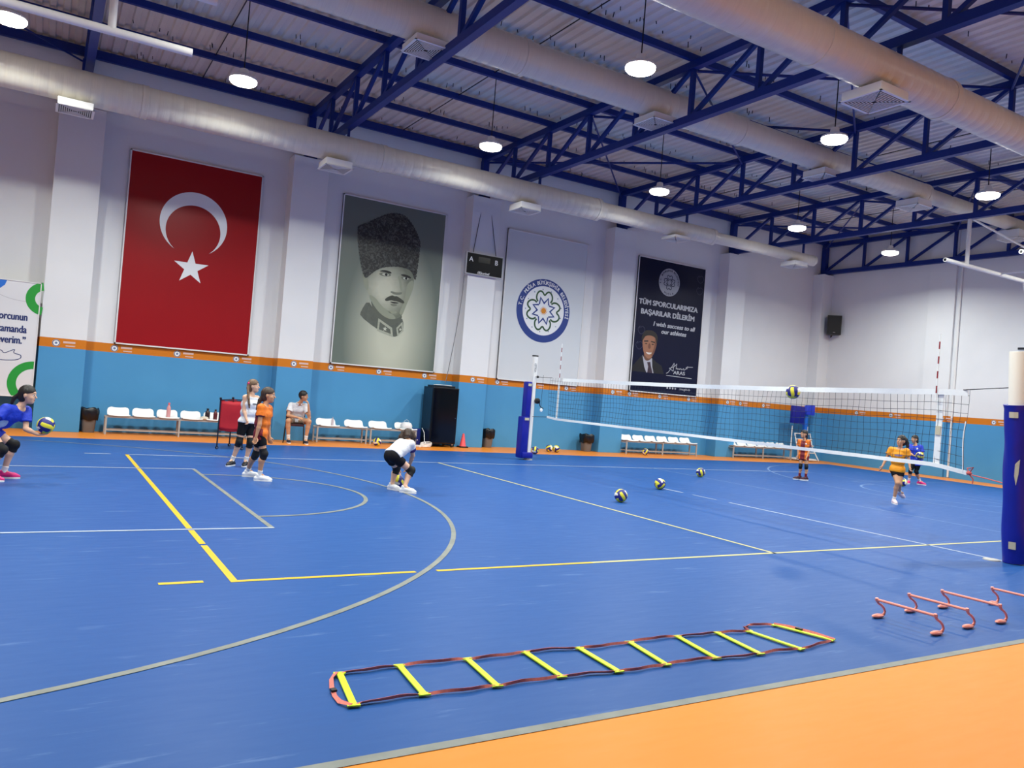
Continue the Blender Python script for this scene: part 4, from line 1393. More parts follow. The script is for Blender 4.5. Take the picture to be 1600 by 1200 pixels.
for i in range(4):
    a, b = cn[i], cn[(i + 1) % 4]
    vs, fs = [], []
    for p in range(nx + 1):
        for q in range(nz + 1):
            f, hgt = p / nx, q / nz
            sag = .035 * math.sin(f * PI) * (hgt ** 2) + .04 * math.sin(f * PI) * (1 - hgt)
            inw = .02 * math.sin(f * PI) * math.sin(hgt * 6 + i)
            cx_, cy_ = (w + skew) / 2, dp / 2
            x = a[0] + (b[0] - a[0]) * f
            y = a[1] + (b[1] - a[1]) * f
            x += (cx_ - x) * inw; y += (cy_ - y) * inw
            vs.append((x, y, .40 + .60 * hgt - sag + (.0 if q else -.0)))
    for p in range(nx):
        for q in range(nz):
            k = p * (nz + 1) + q
            fs.append((k, k + nz + 1, k + nz + 2, k + 1))
    g.add((vs, fs))
vs = [(x, y, .38) for x, y in cn]
g.add((vs, [(0, 1, 2, 3)]))
fb = obj('fabric_basket', g, M_REDFAB, t, smooth=60)
so = fb.modifiers.new('thickness', 'SOLIDIFY')
so.thickness = .006
obj('top_rim', tube([(x, y, .995) for x, y in cn + cn[:1]], .010, 6), M_NAVYTUBE, t, smooth=30)

# ================================================================== MAN'S CHAIR
t = thing('stacking_chair', 'maroon padded chair with black legs that the seated person uses', 'chair', (3.95, 12.72, 0), math.radians(-16))
M_MAROON = mat('maroon_fabric', '#3c1720', .8, noise=(25, .15))
obj('seat', box((0, .0, .43), (.44, .44, .05), ch=.02), M_MAROON, t, smooth=30)
obj('backrest', box((-.0, .23, .68), (.44, .04, .32), Matrix.Rotation(-.12, 3, 'X'), ch=.015), M_MAROON, t, smooth=30)
for sx in (-1, 1):
    obj('leg', tube([(sx * .21, -.20, .41), (sx * .235, -.23, 0)], .014, 8), M_BLACK, t, smooth=60)
    obj('leg', tube([(sx * .21, .20, .41), (sx * .235, .25, 0)], .014, 8), M_BLACK, t, smooth=60)
    obj('back_post', tube([(sx * .21, .20, .41), (sx * .21, .225, .55), (sx * .21, .25, .82)], .013, 8), M_BLACK, t, smooth=60)

# ================================================================== REFEREE STAND, SPEAKER, PIPE
t = thing('referee_stand', 'white framed referee stand with blue pads in the far right corner', 'referee stand', (22.7, 12.95, 0))
WT = .02
for sx in (-.42, .42):
    obj('ladder_rail', tube([(sx, .12, 1.0), (sx + .03, .0, .5), (sx + .12, -.25, .03)], WT, 8), M_WHITE, t, smooth=60)
    obj('rear_post', tube([(sx, .25, .03), (sx, .25, 1.25)], WT, 8), M_WHITE, t, smooth=60)
for z in (.04, .30, .55, .78, .98):
    obj('ladder_rung', tube([(-.42 + .1 * (1 - z), .1 - .3 * (1 - z), z), (.42 + .1 * (1 - z), .1 - .3 * (1 - z), z)], WT, 8), M_WHITE, t, smooth=60)
obj('platform', box((0, .1, .06), (.95, .6, .05), ch=.01), M_WHITE, t, smooth=0)
M_PADL = mat('bright_blue_vinyl', '#1f3fd0', .4, noise=(6, .1))
obj('pole_pad', box((.28, .25, 1.35), (.14, .14, .9), ch=.04), mat('mid_blue_vinyl', '#1f6fd8', .45), t, smooth=30)
obj('top_pad', slab2d([(.15, 1.70), (.15, 1.82), (.30, 2.02), (.42, 2.06), (.60, 2.05), (.60, 1.68)], .22, lambda x, y, d: (x, .12 + d, y)), M_PADL, t, smooth=0)
obj('arm', tube([(-.1, .25, 1.74), (.2, .25, 1.74)], .025, 8), M_PADL, t, smooth=60)
obj('arm', tube([(-.1, .25, 1.36), (.25, .25, 1.32)], .025, 8), M_PADL, t, smooth=60)
obj('front_pad', box((-.30, .15, 1.66), (.66, .12, .64), Matrix.Rotation(.03, 3, 'Y'), ch=.02), mat('dark_blue_vinyl', '#10128a', .4), t, smooth=30)

t = thing('wall_speaker', 'black loudspeaker on a bracket high in the far right corner', 'speaker', (23.9, 13.0, 4.75), math.radians(-42))
ta = slab2d([(-.25, -.17), (.25, -.17), (.19, .19), (-.19, .19)], .72, lambda x, y, d: (x, y, d))
obj('cabinet', ta, M_BLACK, t, smooth=0)
obj('grille', box((0, -.178, .36), (.46, .02, .66), ch=.02), mat('speaker_grille', '#08090a', .6), t, smooth=0)
obj('badge', box((0, -.19, .08), (.08, .006, .02)), M_CHROME, t, smooth=0)
obj('bracket', bar((0, .1, .1), (.0, .33, -.06), .05), M_BLACK, t, smooth=0)
o = obj('wall_pipe', tube([(XR - .034, 8.40, .02), (XR - .034, 8.40, 7.0)], .032, 12), M_WHITE, smooth=60)
tag(o, 'thin white vertical pipe on the right wall behind the net end', 'pipe')

# ================================================================== CEILING-HUNG HOOPS
def make_hoop(label, cx, flip):
    t = thing('basketball_hoop', label, 'basketball hoop', (cx, 4.5, 0), PI if flip else 0, 'ceiling-hung basketball hoops')
    # local: court centre lies towards -x
    x0 = 18.0 - 21.465
    zP = 5.85
    for s in (-.9, .9):
        obj('frame_pipe', tube([(x0, s, zP), (.85, s, zP)], .055, 14), M_WHITE, t, smooth=60)
        obj('pipe_bore', lathe([(.034, 0), (.034, .002)], 14), M_BLACK, t, loc=(x0 - .004, s, zP), rot=(0, PI / 2, 0))
        obj('drop_pipe', tube([(x0 + .98, s, zP), (x0 + .98, s, 7.1)], .05, 12), M_WHITE, t, smooth=60)
        obj('brace_pipe', tube([(x0 + 1.0, s, 7.1), (.6, s, 6.75)], .028, 10), M_WHITE, t, smooth=60)
        obj('drop_pipe', tube([(.40, s * .6, 4.05), (.40, s, zP)], .045, 12), M_WHITE, t, smooth=60)
        obj('drop_pipe', tube([(.80, s, zP), (.80, s, 8.25)], .045, 12), M_WHITE, t, smooth=60)
    for x in (x0 + 2.6, .40):
        obj('cross_pipe', tube([(x, -.9, zP + .03), (x, .9, zP + .03)], .025, 10), M_WHITE, t, smooth=60)
    bb = obj('backboard', box((.375, 0, 3.45), (.03, 1.8, 1.05)), mat('backboard_white', '#dfe4e2', .2), t, smooth=0)
    g = G()
    for c, s in (((.372, 0, 2.945), (.06, 1.84, .09)), ((.372, 0, 3.965), (.05, 1.84, .06)), ((.372, .91, 3.3), (.05, .05, .75)), ((.372, -.91, 3.3), (.05, .05, .75))):
        g.add(box(c, s))
    obj('edge_padding', g, mat('backboard_edge', '#0d1220', .5), bb, smooth=0)
    g = G()
    for c, s in (((.357, 0, 3.1), (.006, .59, .05)), ((.357, 0, 3.5), (.006, .59, .05)), ((.357, .27, 3.3), (.006, .05, .45)), ((.357, -.27, 3.3), (.006, .05, .45))):
        g.add(box(c, s))
    obj('target_square', g, M_BLACK, bb, smooth=0)
    obj('rim', tube([(.0 + .225 * math.cos(a), .225 * math.sin(a), 3.05) for a in np.linspace(0, 2 * PI, 33)], .010, 8, cap=False), mat('rim_orange', '#e0521c', .4), t, smooth=60)
    obj('rim_bracket', box((.29, 0, 3.05), (.14, .14, .08), ch=.01), mat('rim_orange', '#e0521c', .4), t, smooth=0)
    g = G()
    for k in range(12):
        for sg in (-1, 1):
            pth = []
            for q in range(7):
                a = 2 * PI * k / 12 + sg * q * PI / 12
                r = .22 - .09 * (q / 6) ** .7
                pth.append((r * math.cos(a), r * math.sin(a), 3.045 - .42 * q / 6))
            g.add(tube(pth, .004, 4, cap=False))
    obj('hoop_net', g, M_BAND, t, smooth=60)
make_hoop('ceiling-hung basketball hoop at the right, white pipe frame and backboard cut by the picture edge', 21.465, False)
make_hoop('ceiling-hung basketball hoop at the left, only its white pipe frame crosses the top corner', -3.385, True)

# ================================================================== PEOPLE
class SDF:
    """smooth blend of tapered capsules and ellipsoids, meshed with surface nets"""
    def __init__(self, vox=.009):
        self.p, self.clips, self.subs, self.vox = [], [], [], vox
    def cap(self, a, b, ra, rb=None, k=.02, clips=()):
        a, b = np.array(a, float), np.array(b, float)
        rb = ra if rb is None else rb
        r = max(ra, rb)
        self.p.append(('c', a, b, ra, rb, k, clips, np.minimum(a, b) - r, np.maximum(a, b) + r))
        return self
    def ell(self, c, r, R=None, k=.015, clips=()):
        c, r = np.array(c, float), np.array(r, float)
        R = np.eye(3) if R is None else np.array(R, float)   # rows = axes
        m = r.max()
        self.p.append(('e', c, R, r, None, k, clips, c - m, c + m))
        return self
    @staticmethod
    def _d(p, X):
        if p[0] == 'c':
            a, b, ra, rb = p[1:5]
            ab = b - a
            t = np.clip(((X - a) @ ab) / max(ab @ ab, 1e-9), 0, 1)
            return np.linalg.norm(X - a - t[..., None] * ab, axis=-1) - (ra + (rb - ra) * t)
        q = (X - p[1]) @ p[2].T
        k0 = np.linalg.norm(q / p[3], axis=-1)
        k1 = np.linalg.norm(q / p[3] ** 2, axis=-1)
        return k0 * (k0 - 1) / np.maximum(k1, 1e-6)
    def mesh(self):
        h = self.vox
        lo = np.min([p[7] for p in self.p], axis=0) - 3 * h
        hi = np.max([p[8] for p in self.p], axis=0) + 3 * h
        n = np.ceil((hi - lo) / h).astype(int) + 1
        D = np.full(n, .2)
        for p in self.p:
            m = 2.5 * h + p[5] * 2
            i0 = np.maximum(((p[7] - m - lo) / h).astype(int), 0)
            i1 = np.minimum(np.ceil((p[8] + m - lo) / h).astype(int) + 1, n)
            ax = [lo[k] + h * np.arange(i0[k], i1[k]) for k in range(3)]
            X = np.stack(np.meshgrid(*ax, indexing='ij'), -1)
            d = self._d(p, X)
            for (c, nn) in p[6]:
                nn = np.array(nn, float); nn = nn / np.linalg.norm(nn)
                d = np.maximum(d, (X - np.array(c, float)) @ nn)
            sl = tuple(slice(i0[k], i1[k]) for k in range(3))
            A = D[sl]
            kk = p[5]
            hh = np.clip(.5 + .5 * (A - d) / kk, 0, 1)
            D[sl] = A * (1 - hh) + d * hh - kk * hh * (1 - hh)
        if self.clips or self.subs:
            ax = [lo[k] + h * np.arange(n[k]) for k in range(3)]
            X = np.stack(np.meshgrid(*ax, indexing='ij'), -1)
            for (c, nn) in self.clips:
                nn = np.array(nn, float); nn = nn / np.linalg.norm(nn)
                D = np.maximum(D, (X - np.array(c, float)) @ nn)
            for p in self.subs:
                D = np.maximum(D, -self._d(p, X))
        return nets(D, lo, h)

def nets(D, lo, h):
    I = D < 0
    s = np.zeros(tuple(k - 1 for k in D.shape), int)
    C = [(i, j, k) for i in (0, 1) for j in (0, 1) for k in (0, 1)]
    def sub(A, c):
        return A[c[0]:A.shape[0] - 1 + c[0], c[1]:A.shape[1] - 1 + c[1], c[2]:A.shape[2] - 1 + c[2]]
    for c in C:
        s += sub(I, c)
    act = (s > 0) & (s < 8)
    idx = -np.ones(act.shape, int)
    cells = np.argwhere(act)
    idx[act] = np.arange(len(cells))
    acc = np.zeros((len(cells), 3)); cnt = np.zeros(len(cells))
    vals = {c: sub(D, c)[act] for c in C}
    for a in C:
        for ax in range(3):
            if a[ax] == 0:
                b = list(a); b[ax] = 1; b = tuple(b)
                va, vb = vals[a], vals[b]
                cr = (va < 0) != (vb < 0)
                t = np.where(cr, va / np.where(cr, va - vb, 1), 0)
                p = np.array(a, float)[None].repeat(len(cells), 0)
                p[:, ax] += t
                acc += p * cr[:, None]; cnt += cr
    V = (cells + acc / cnt[:, None]) * h + lo
    F = []
    for ax in range(3):
        sl0 = [slice(None)] * 3; sl1 = [slice(None)] * 3
        sl0[ax] = slice(0, -1); sl1[ax] = slice(1, None)
        a, b = I[tuple(sl0)], I[tuple(sl1)]
        e = np.argwhere(a != b)
        o1, o2 = (ax + 1) % 3, (ax + 2) % 3
        e = e[(e[:, o1] > 0) & (e[:, o2] > 0)]
        flip = I[tuple(e.T)]
        q = []
        for d1, d2 in ((0, 0), (1, 0), (1, 1), (0, 1)):
            c = e.copy(); c[:, o1] -= d1; c[:, o2] -= d2
            c = np.minimum(c, np.array(idx.shape) - 1)
            q.append(idx[tuple(c.T)])
        q = np.stack(q, 1)
        q[flip] = q[flip][:, ::-1]
        F.append(q[:, ::-1])
    F = np.concatenate(F)
    F = F[(F >= 0).all(1)]
    # relax a little
    nb = [np.concatenate([F[:, i], F[:, (i + 1) % 4]]) for i in range(4)]
    src = np.concatenate([F[:, i] for i in range(4)] + [F[:, (i + 1) % 4] for i in range(4)])
    dst = np.concatenate([F[:, (i + 1) % 4] for i in range(4)] + [F[:, i] for i in range(4)])
    for _ in range(2):
        S_ = np.zeros_like(V); c_ = np.zeros(len(V))
        np.add.at(S_, src, V[dst]); np.add.at(c_, src, 1)
        V = V * .55 + .45 * S_ / np.maximum(c_, 1)[:, None]
    return [tuple(v) for v in V], [tuple(f) for f in F]

def unit(v):
    v = np.array(v, float)
    return v / max(np.linalg.norm(v), 1e-9)

SKIN = dict(light=mat('skin_fair', '#e2b496', .55, noise=(12, .06)), tan=mat('skin_tan', '#cd9872', .55, noise=(12, .06)), brown=mat('skin_brown', '#9c6a4c', .55, noise=(12, .06)))
M_EYEW = mat('eye_white', '#e8e6e0', .3)
M_IRIS = mat('iris_dark', '#2a1a12', .25)
M_LIP = mat('lips', '#a85b52', .45)
HAIRM = dict(dark=mat('hair_black', '#17120f', .5, noise=(30, .4, (1, 1, .2)), bump=(30, .8, (1, 1, .2))), brown=mat('hair_brown', '#3a281c', .5, noise=(30, .4, (1, 1, .2)), bump=(30, .8, (1, 1, .2))), light=mat('hair_light_brown', '#6b5038', .5, noise=(30, .35, (1, 1, .2)), bump=(30, .8, (1, 1, .2))))
M_SOCK = mat('white_sock', '#e8e8e6', .85)
M_KNEE = mat('black_knee_pad', '#0b0b0d', .75)
M_BLKSHORT = mat('black_shorts', '#101016', .75, spec=.2)

def hand(g, w, d, nrm, side, s, curl, mi=0):
    """five fingers of unequal length with knuckle bends; d = hand direction, nrm = palm side, side = thumb side"""
    d, nrm, side = unit(d), unit(nrm), unit(side)
    w = np.array(w, float)
    ls = (.058, .068, .064, .050)
    for i, L_ in enumerate(ls):
        off = (.027, .009, -.009, -.026)[i] * s
        p = w + d * (.074 - .004 * abs(i - 1)) * s + side * off
        dirn = unit(d + side * (.10, .03, -.04, -.11)[i])
        path, a = [p - dirn * .014 * s, p], 0
        for q, fr in enumerate((.45, .32, .23)):
            a += curl * (.6, 1.0, .8)[q] * (1 + .08 * i)
            dd = dirn * math.cos(a) + nrm * math.sin(a)
            p = p + dd * L_ * fr * s
            path.append(p)
        r = .0082 * s
        g.add(tube([tuple(x) for x in path], [r * 1.0, r * 1.05, r, r * .92, r * .62], 8), mi)
    p = w + d * .022 * s + side * .022 * s + nrm * .006 * s
    path = [p]
    for q, fr in enumerate((.024, .024, .020)):
        dd = unit(d * (.65 + .2 * q) + side * (.75 - .3 * q) + nrm * (.25 + .25 * curl * (q + 1)))
        p = p + dd * fr * s
        path.append(p)
    r = .0098 * s
    g.add(tube([tuple(x) for x in path], [r * 1.15, r * 1.05, r * .95, r * .6], 8), mi)

def person(label, loc, ang, J, fd, face, C, group=None):
    """J joints in local metres; fd = chest direction; face = look direction; C = outfit"""
    t = thing('person', label, 'person', (loc[0], loc[1], 0), math.radians(ang))
    b = C.get('b', 1.0)
    hs = C.get('hs', .93)
    P = {k: np.array(v, float) for k, v in J.items()}
    fd = unit((*fd, 0)) if len(fd) == 2 else unit(fd)
    face = unit(face)
    smid = (P['shL'] + P['shR']) / 2
    lat = unit(P['shL'] - P['shR'])
    hlat = unit(P['hipL'] - P['hipR'])
    up = unit(P['head'] - P['neck'])
    up = unit(up * .6 + np.array([0, 0, .6]) if not C.get('hang') else up)
    u = unit(up - face * (up @ face))
    l = np.cross(u, face)
    hc = P['head']
    spine = P['neck'] - P['pel']
    body = SDF(C.get('vox', .008))
    # torso
    chest = smid * .72 + P['pel'] * .28
    waist = smid * .40 + P['pel'] * .60
    bdir = unit(np.cross(lat, spine)) * -1
    body.cap(chest - lat * .05 * b, chest + lat * .05 * b, .082 * b, k=.03)
    body.cap(waist - lat * .042 * b, waist + lat * .042 * b, .075 * b, k=.04)
    body.cap(P['pel'] - hlat * .055 * b, P['pel'] + hlat * .055 * b, .083 * b, k=.04)
    body.cap(P['shR'], P['shL'], .042 * b, k=.04)
    body.cap(smid * .9 + P['neck'] * .1, P['neck'], .045 * b, .040 * b, k=.03)
    body.cap(P['neck'], hc - u * .05 * hs - face * .015, .040 * b, .038 * b, k=.02)
    # head
    HR = np.array([face, l, u])
    body.ell(hc + u * .018 * hs - face * .012 * hs, np.array([.094, .074, .098]) * hs, HR, k=.012)
    body.ell(hc + face * .030 * hs - u * .052 * hs, np.array([.056, .053, .062]) * hs, HR, k=.022)
    body.ell(hc + face * .055 * hs - u * .088 * hs, np.array([.022, .024, .020]) * hs, HR, k=.02)
    body.cap(hc + face * .080 * hs + u * .012 * hs, hc + face * .103 * hs - u * .022 * hs, .007 * hs, .0115 * hs, k=.012)
    body.cap(hc + face * .068 * hs + u * .032 * hs - l * .03 * hs, hc + face * .068 * hs + u * .032 * hs + l * .03 * hs, .016 * hs, k=.012)
    for sg in (-1, 1):
        body.ell(hc + l * sg * .077 * hs - face * .010 * hs - u * .006 * hs, np.array([.019, .012, .032]) * hs, HR, k=.006)
        body.ell(hc + face * .052 * hs + l * sg * .036 * hs - u * .025 * hs, np.array([.022, .02, .02]) * hs, HR, k=.02)
    # limbs
    for s in 'RL':
        sh, el, wr = P['sh' + s], P['el' + s], P['wr' + s]
        body.cap(sh, el, .041 * b, .031 * b, k=.025)
        mid = el * .72 + wr * .28
        body.cap(el, mid, .031 * b, .031 * b, k=.015)
        body.cap(mid, wr, .031 * b, .020 * b, k=.015)
        hd = unit(C.get('hd' + s, wr - el))
        nrm = C.get('pn' + s)
        nrm = unit(nrm if nrm is not None else np.cross(hd, fd) * (1 if s == 'R' else -1))
        nrm = unit(nrm - hd * (nrm @ hd))
        sd = np.cross(nrm, hd) * (1 if s == 'R' else -1)
        if C.get('thumb' + s) is not None:
            sd = np.array(C['thumb' + s], float)
            sd = unit(sd - hd * (sd @ hd) - nrm * (sd @ nrm))
        ss = .88 * hs / .93
        body.ell(wr + hd * .042 * ss, np.array([.047, .036, .015]) * ss, np.array([hd, sd, nrm]), k=.014)
        C['_hand' + s] = (wr, hd, nrm, sd, ss)
        hp, kn, an = P['hip' + s], P['kn' + s], P['an' + s]
        body.cap(hp, kn, .070 * b, .047 * b, k=.03)
        dn = unit(an - kn)
        td = unit((*C['toe' + s], 0))
        calf = kn * .68 + an * .32 - td * .012 * b
        body.cap(kn, calf, .045 * b, .047 * b, k=.02)
        body.cap(calf, an, .047 * b, .028 * b, k=.02)
        body.cap(an, an + td * .07 * b + dn * .03, .028 * b, .02 * b, k=.02)
    g = G()
    g.add(body.mesh(), 0)
    for s in 'RL':
        w_, hd, nrm, sd, ss = C['_hand' + s]
        hand(g, w_, hd, nrm, sd, ss, C.get('curl' + s, .45), 0)
    for sg in (-1, 1):
        e = hc + face * .0665 * hs + l * sg * .031 * hs + u * .008 * hs
        g.add(ellipsoid(e, (.0122 * hs,) * 3, 10, 7, Matrix([list(r) for r in HR]).transposed()), 1)
        g.add(ellipsoid(e + face * .0080 * hs, (.0068 * hs,) * 3, 8, 6), 2)
        g.add(tube([tuple(hc + face * .082 * hs + l * sg * .014 * hs + u * .033 * hs), tuple(hc + face * .080 * hs + l * sg * .030 * hs + u * .040 * hs), tuple(hc + face * .066 * hs + l * sg * .048 * hs + u * .034 * hs)], [.0035 * hs, .0045 * hs, .002 * hs], 6), 4)
    HT = Matrix([list(r) for r in HR]).transposed()
    g.add(ellipsoid(hc + face * .0805 * hs - u * .050 * hs, (.010 * hs, .024 * hs, .0045 * hs), 10, 6, HT), 3)
    g.add(ellipsoid(hc + face * .0790 * hs - u * .058 * hs, (.010 * hs, .019 * hs, .005 * hs), 10, 6, HT), 3)
    obj('body', g, [C['skin'], M_EYEW, M_IRIS, M_LIP, C['hair']], t, smooth=70)
    # hair
    H = SDF(.007)
    kh = C.get('hairk', .013)
    cc, rr_ = hc + u * .022 * hs - face * .018 * hs, np.array([.094, .074, .098]) * hs + kh
    H.ell(cc, rr_, HR, k=.006, clips=[(hc - face * .030 * hs, face)])
    H.ell(cc, rr_, HR, k=.006, clips=[(hc + u * .020 * hs - face * .0 * hs, -u * .9 + face * .25)])
    if C.get('hairback', True):
        H.ell(hc - face * .05 * hs - u * .045 * hs, np.array([.052, .066, .06]) * hs + kh * .5, HR, k=.02)
    for pth, ra, rb in C.get('tail', ()):
        for i in range(len(pth) - 1):
            f0, f1 = i / (len(pth) - 1), (i + 1) / (len(pth) - 1)
            H.cap(pth[i], pth[i + 1], ra + (rb - ra) * f0, ra + (rb - ra) * f1, k=.012)
    m = .15
    H.subs.append(('e', hc + face * .105 * hs - u * .030 * hs, HR, np.array([.080, .082, .098]) * hs))
    obj('hair', H.mesh(), C['hair'], t, smooth=70)
    for (c, r, m_) in C.get('hairtie', ()):
        obj('hair_tie', ellipsoid(c, (r, r, r), 12, 8), m_, t, smooth=60)
    # shirt
    if 'shirt' in C:
        S_ = SDF(.008)
        e = C.get('shirt_fit', .014)
        nb = smid * .6 + P['neck'] * .4
        nclip = [(nb + unit(spine) * .012, unit(spine) * .8 + fd * .45)]
        hem = P['pel'] - unit(spine) * C.get('hem', .06)
        hd_ = unit(spine)
        hclip = [(hem, -hd_)]
        cl = nclip + hclip
        S_.cap(chest - lat * .05 * b, chest + lat * .05 * b, .082 * b + e, k=.03, clips=cl)
        S_.cap(waist - lat * .050 * b, waist + lat * .050 * b, .080 * b + e, k=.04, clips=cl)
        S_.cap(P['pel'] - hlat * .058 * b, P['pel'] + hlat * .058 * b, .084 * b + e, k=.04, clips=cl)
        S_.cap(hem - hlat * .054 * b, hem + hlat * .054 * b, .084 * b + e, k=.03, clips=cl)
        sr = .6 if C.get('sleeve', .5) > .1 else .85
        qs = .78 if sr > .7 else 1.
        S_.cap(P['shR'] * qs + smid * (1 - qs), P['shL'] * qs + smid * (1 - qs), .043 * b + e * .7, k=.04, clips=nclip)
        if sr > .7:
            S_.cap(chest - lat * .075 * b, chest + lat * .075 * b, .066 * b + e, k=.03, clips=nclip)
        else:
            f = C.get('sleeve', .5)
            for s in 'RL':
                sh, el = P['sh' + s], P['el' + s]
                c = sh + (el - sh) * f
                S_.cap(sh, sh + (el - sh) * (f + .15), .041 * b + e, .036 * b + e * 1.7, k=.025, clips=[(c, el - sh)])
        vf = S_.mesh()
        sm = list(C['shirt']) if isinstance(C['shirt'], list) else [C['shirt']]
        gg = G(); gg.add(vf)
        V = np.array(vf[0])
        cen = np.array([V[list(f)].mean(0) for f in vf[1]])
        mi = np.zeros(len(cen), int)
        if 'shirt_fn' in C:
            mi[C['shirt_fn'](cen, P, fd, lat, smid)] = 1
        for c, rad, m_ in C.get('prints', ()):     # printed mark: colour of the cloth inside an upright oval
            hx = unit(np.cross(np.array([0, 0, 1.]), fd))
            dd = cen - np.array(c, float)
            mi[((dd @ hx / rad[0]) ** 2 + (dd[:, 2] / rad[1]) ** 2 < 1) & (dd @ fd > -.07)] = len(sm)
            sm.append(m_)
        gg.m = [int(q) for q in mi]
        so = obj('shirt', gg, sm, t, smooth=70)
        if C.get('cuff'):
            for s in 'RL':
                sh, el = P['sh' + s], P['el' + s]
                c = sh + (el - sh) * C.get('sleeve', .5)
                q = SDF(.007)
                q.cap(c - (el - sh) * .06, c + (el - sh) * .06, .038 * b + e * 1.45, k=.01, clips=[(c + (el - sh) * .02, el - sh), (c - (el - sh) * .07, sh - el)])
                obj('sleeve_trim', q.mesh(), C['cuff'], so, smooth=70)
        if C.get('collar'):
            q = SDF(.006)
            nc = nb + unit(spine) * .028
            ring_ = [nc + (lat * math.sin(a_) * .062 - fd * math.cos(a_) * .058 + unit(spine) * .022 * math.cos(a_)) * b for a_ in np.linspace(-2.75, 2.75, 15)]
            for a_, b_ in zip(ring_[:-1], ring_[1:]):
                q.cap(a_, b_, .013, k=.008)
            for a_, sg in ((ring_[0], -1), (ring_[-1], 1)):
                q.cap(a_, a_ + fd * .012 - unit(spine) * .035 + lat * sg * .03, .012, .008, k=.008)
            obj('collar', q.mesh(), C['collar'], so, smooth=70)
    # shorts
    if 'shorts' in C:
        S_ = SDF(.008)
        e = .011
        wc = P['pel'] + unit(spine) * .06
        S_.cap(P['pel'] - hlat * .056 * b, P['pel'] + hlat * .056 * b, .086 * b + e, k=.03, clips=[(wc, spine)])
        f = C.get('short_len', .45)
        for s in 'RL':
            hp, kn = P['hip' + s], P['kn' + s]
            c = hp + (kn - hp) * f
            S_.cap(hp, hp + (kn - hp) * (f + .12), .071 * b + e, (.071 - .024 * (f + .12)) * b + e * 1.3, k=.03, clips=[(c, kn - hp)])
        obj('shorts', S_.mesh(), C['shorts'], t, smooth=70)
    for s in 'RL':
        hp, kn, an = P['hip' + s], P['kn' + s], P['an' + s]
        if C.get('knee'):
            S_ = SDF(.007)
            a = kn + unit(hp - kn) * .085 * b
            c = kn + unit(an - kn) * .085 * b
            td = unit((*C['toe' + s], 0))
            S_.cap(kn + unit(hp - kn) * .14 * b, kn, .060 * b, .053 * b, k=.02, clips=[(a, hp - kn)])
            S_.cap(kn, kn + unit(an - kn) * .13 * b, .053 * b, .053 * b, k=.02, clips=[(c, an - kn)])
            bend = unit(-unit(hp - kn) - unit(an - kn)) if np.linalg.norm(np.cross(unit(hp - kn), unit(an - kn))) > .15 else td
            S_.ell(kn + bend * .025, np.array([.042, .045, .055]) * b, None, k=.02)
            obj('knee_pad', S_.mesh(), M_KNEE, t, smooth=70)
        td = unit((*C['toe' + s], 0))
        grounded = C.get('air') != s
        if grounded:
            sole = np.array([an[0], an[1], 0.])
            fdv, upv = td, np.array([0, 0, 1.])
        else:
            fdv = unit(C['airdir'])
            dn = unit(an - kn)
            upv = unit(-dn - fdv * (-dn @ fdv))
            sole = an - upv * .085
        sv = np.cross(upv, fdv)
        if C.get('sock'):
            q = SDF(.006)
            top = an + unit(kn - an) * C['sock']
            q.cap(an + unit(kn - an) * (C['sock'] + .05), an, .036 * b + .006, .034 * b, k=.01, clips=[(top, kn - an)])
            q.cap(an, sole + fdv * .02 + upv * .05, .034 * b, .034 * b, k=.01)
            obj('sock', q.mesh(), C.get('sockm', M_SOCK), t, smooth=70)
        # shoe
        fl_ = C.get('foot', .225)
        q = SDF(.006)
        heel = sole - fdv * .045 + upv * .038
        ball_ = sole + fdv * (fl_ * .50) + upv * .034
        tip = sole + fdv * (fl_ * .72) + upv * .026
        cl = [(sole + upv * .012, -upv)]
        q.cap(heel, sole + fdv * .05 + upv * .045, .036, .038, k=.02, clips=cl)
        q.cap(sole + fdv * .03 + upv * .05, ball_, .040, .037, k=.02, clips=cl)
        q.cap(ball_, tip, .038, .026, k=.02, clips=cl)
        q.cap(an * .5 + (sole + upv * .05) * .5 - fdv * .01, sole + upv * .085 - fdv * .015, .036, .037, k=.015, clips=cl + [(sole + upv * .105, upv)])
        so = obj('shoe', q.mesh(), C['shoe'], t, smooth=70)
        out = [(-.082, 0), (-.07, .026), (-.03, .036), (.03, .034), (fl_ * .5, .043), (fl_ * .68, .038), (fl_ * .80, .02), (fl_ * .83, 0)]
        out = out + [(x, -y) for x, y in out[-2:0:-1]]
        out = smooth_poly(out, 1)
        vf = slab2d(out, .022, lambda x, y, d: tuple(sole + fdv * x + sv * y + upv * d))
        obj('sole', vf, C.get('sole', M_PLASTIC), so, smooth=40)
        if C.get('laces'):
            for k in range(3):
                c = sole + fdv * (.03 + .022 * k) + upv * (.093 - .010 * k)
                obj('lace', tube([tuple(c - sv * .024 - upv * .006), tuple(c + upv * .004), tuple(c + sv * .024 - upv * .006)], .004, 6), C['laces'], so, smooth=60)
    return t

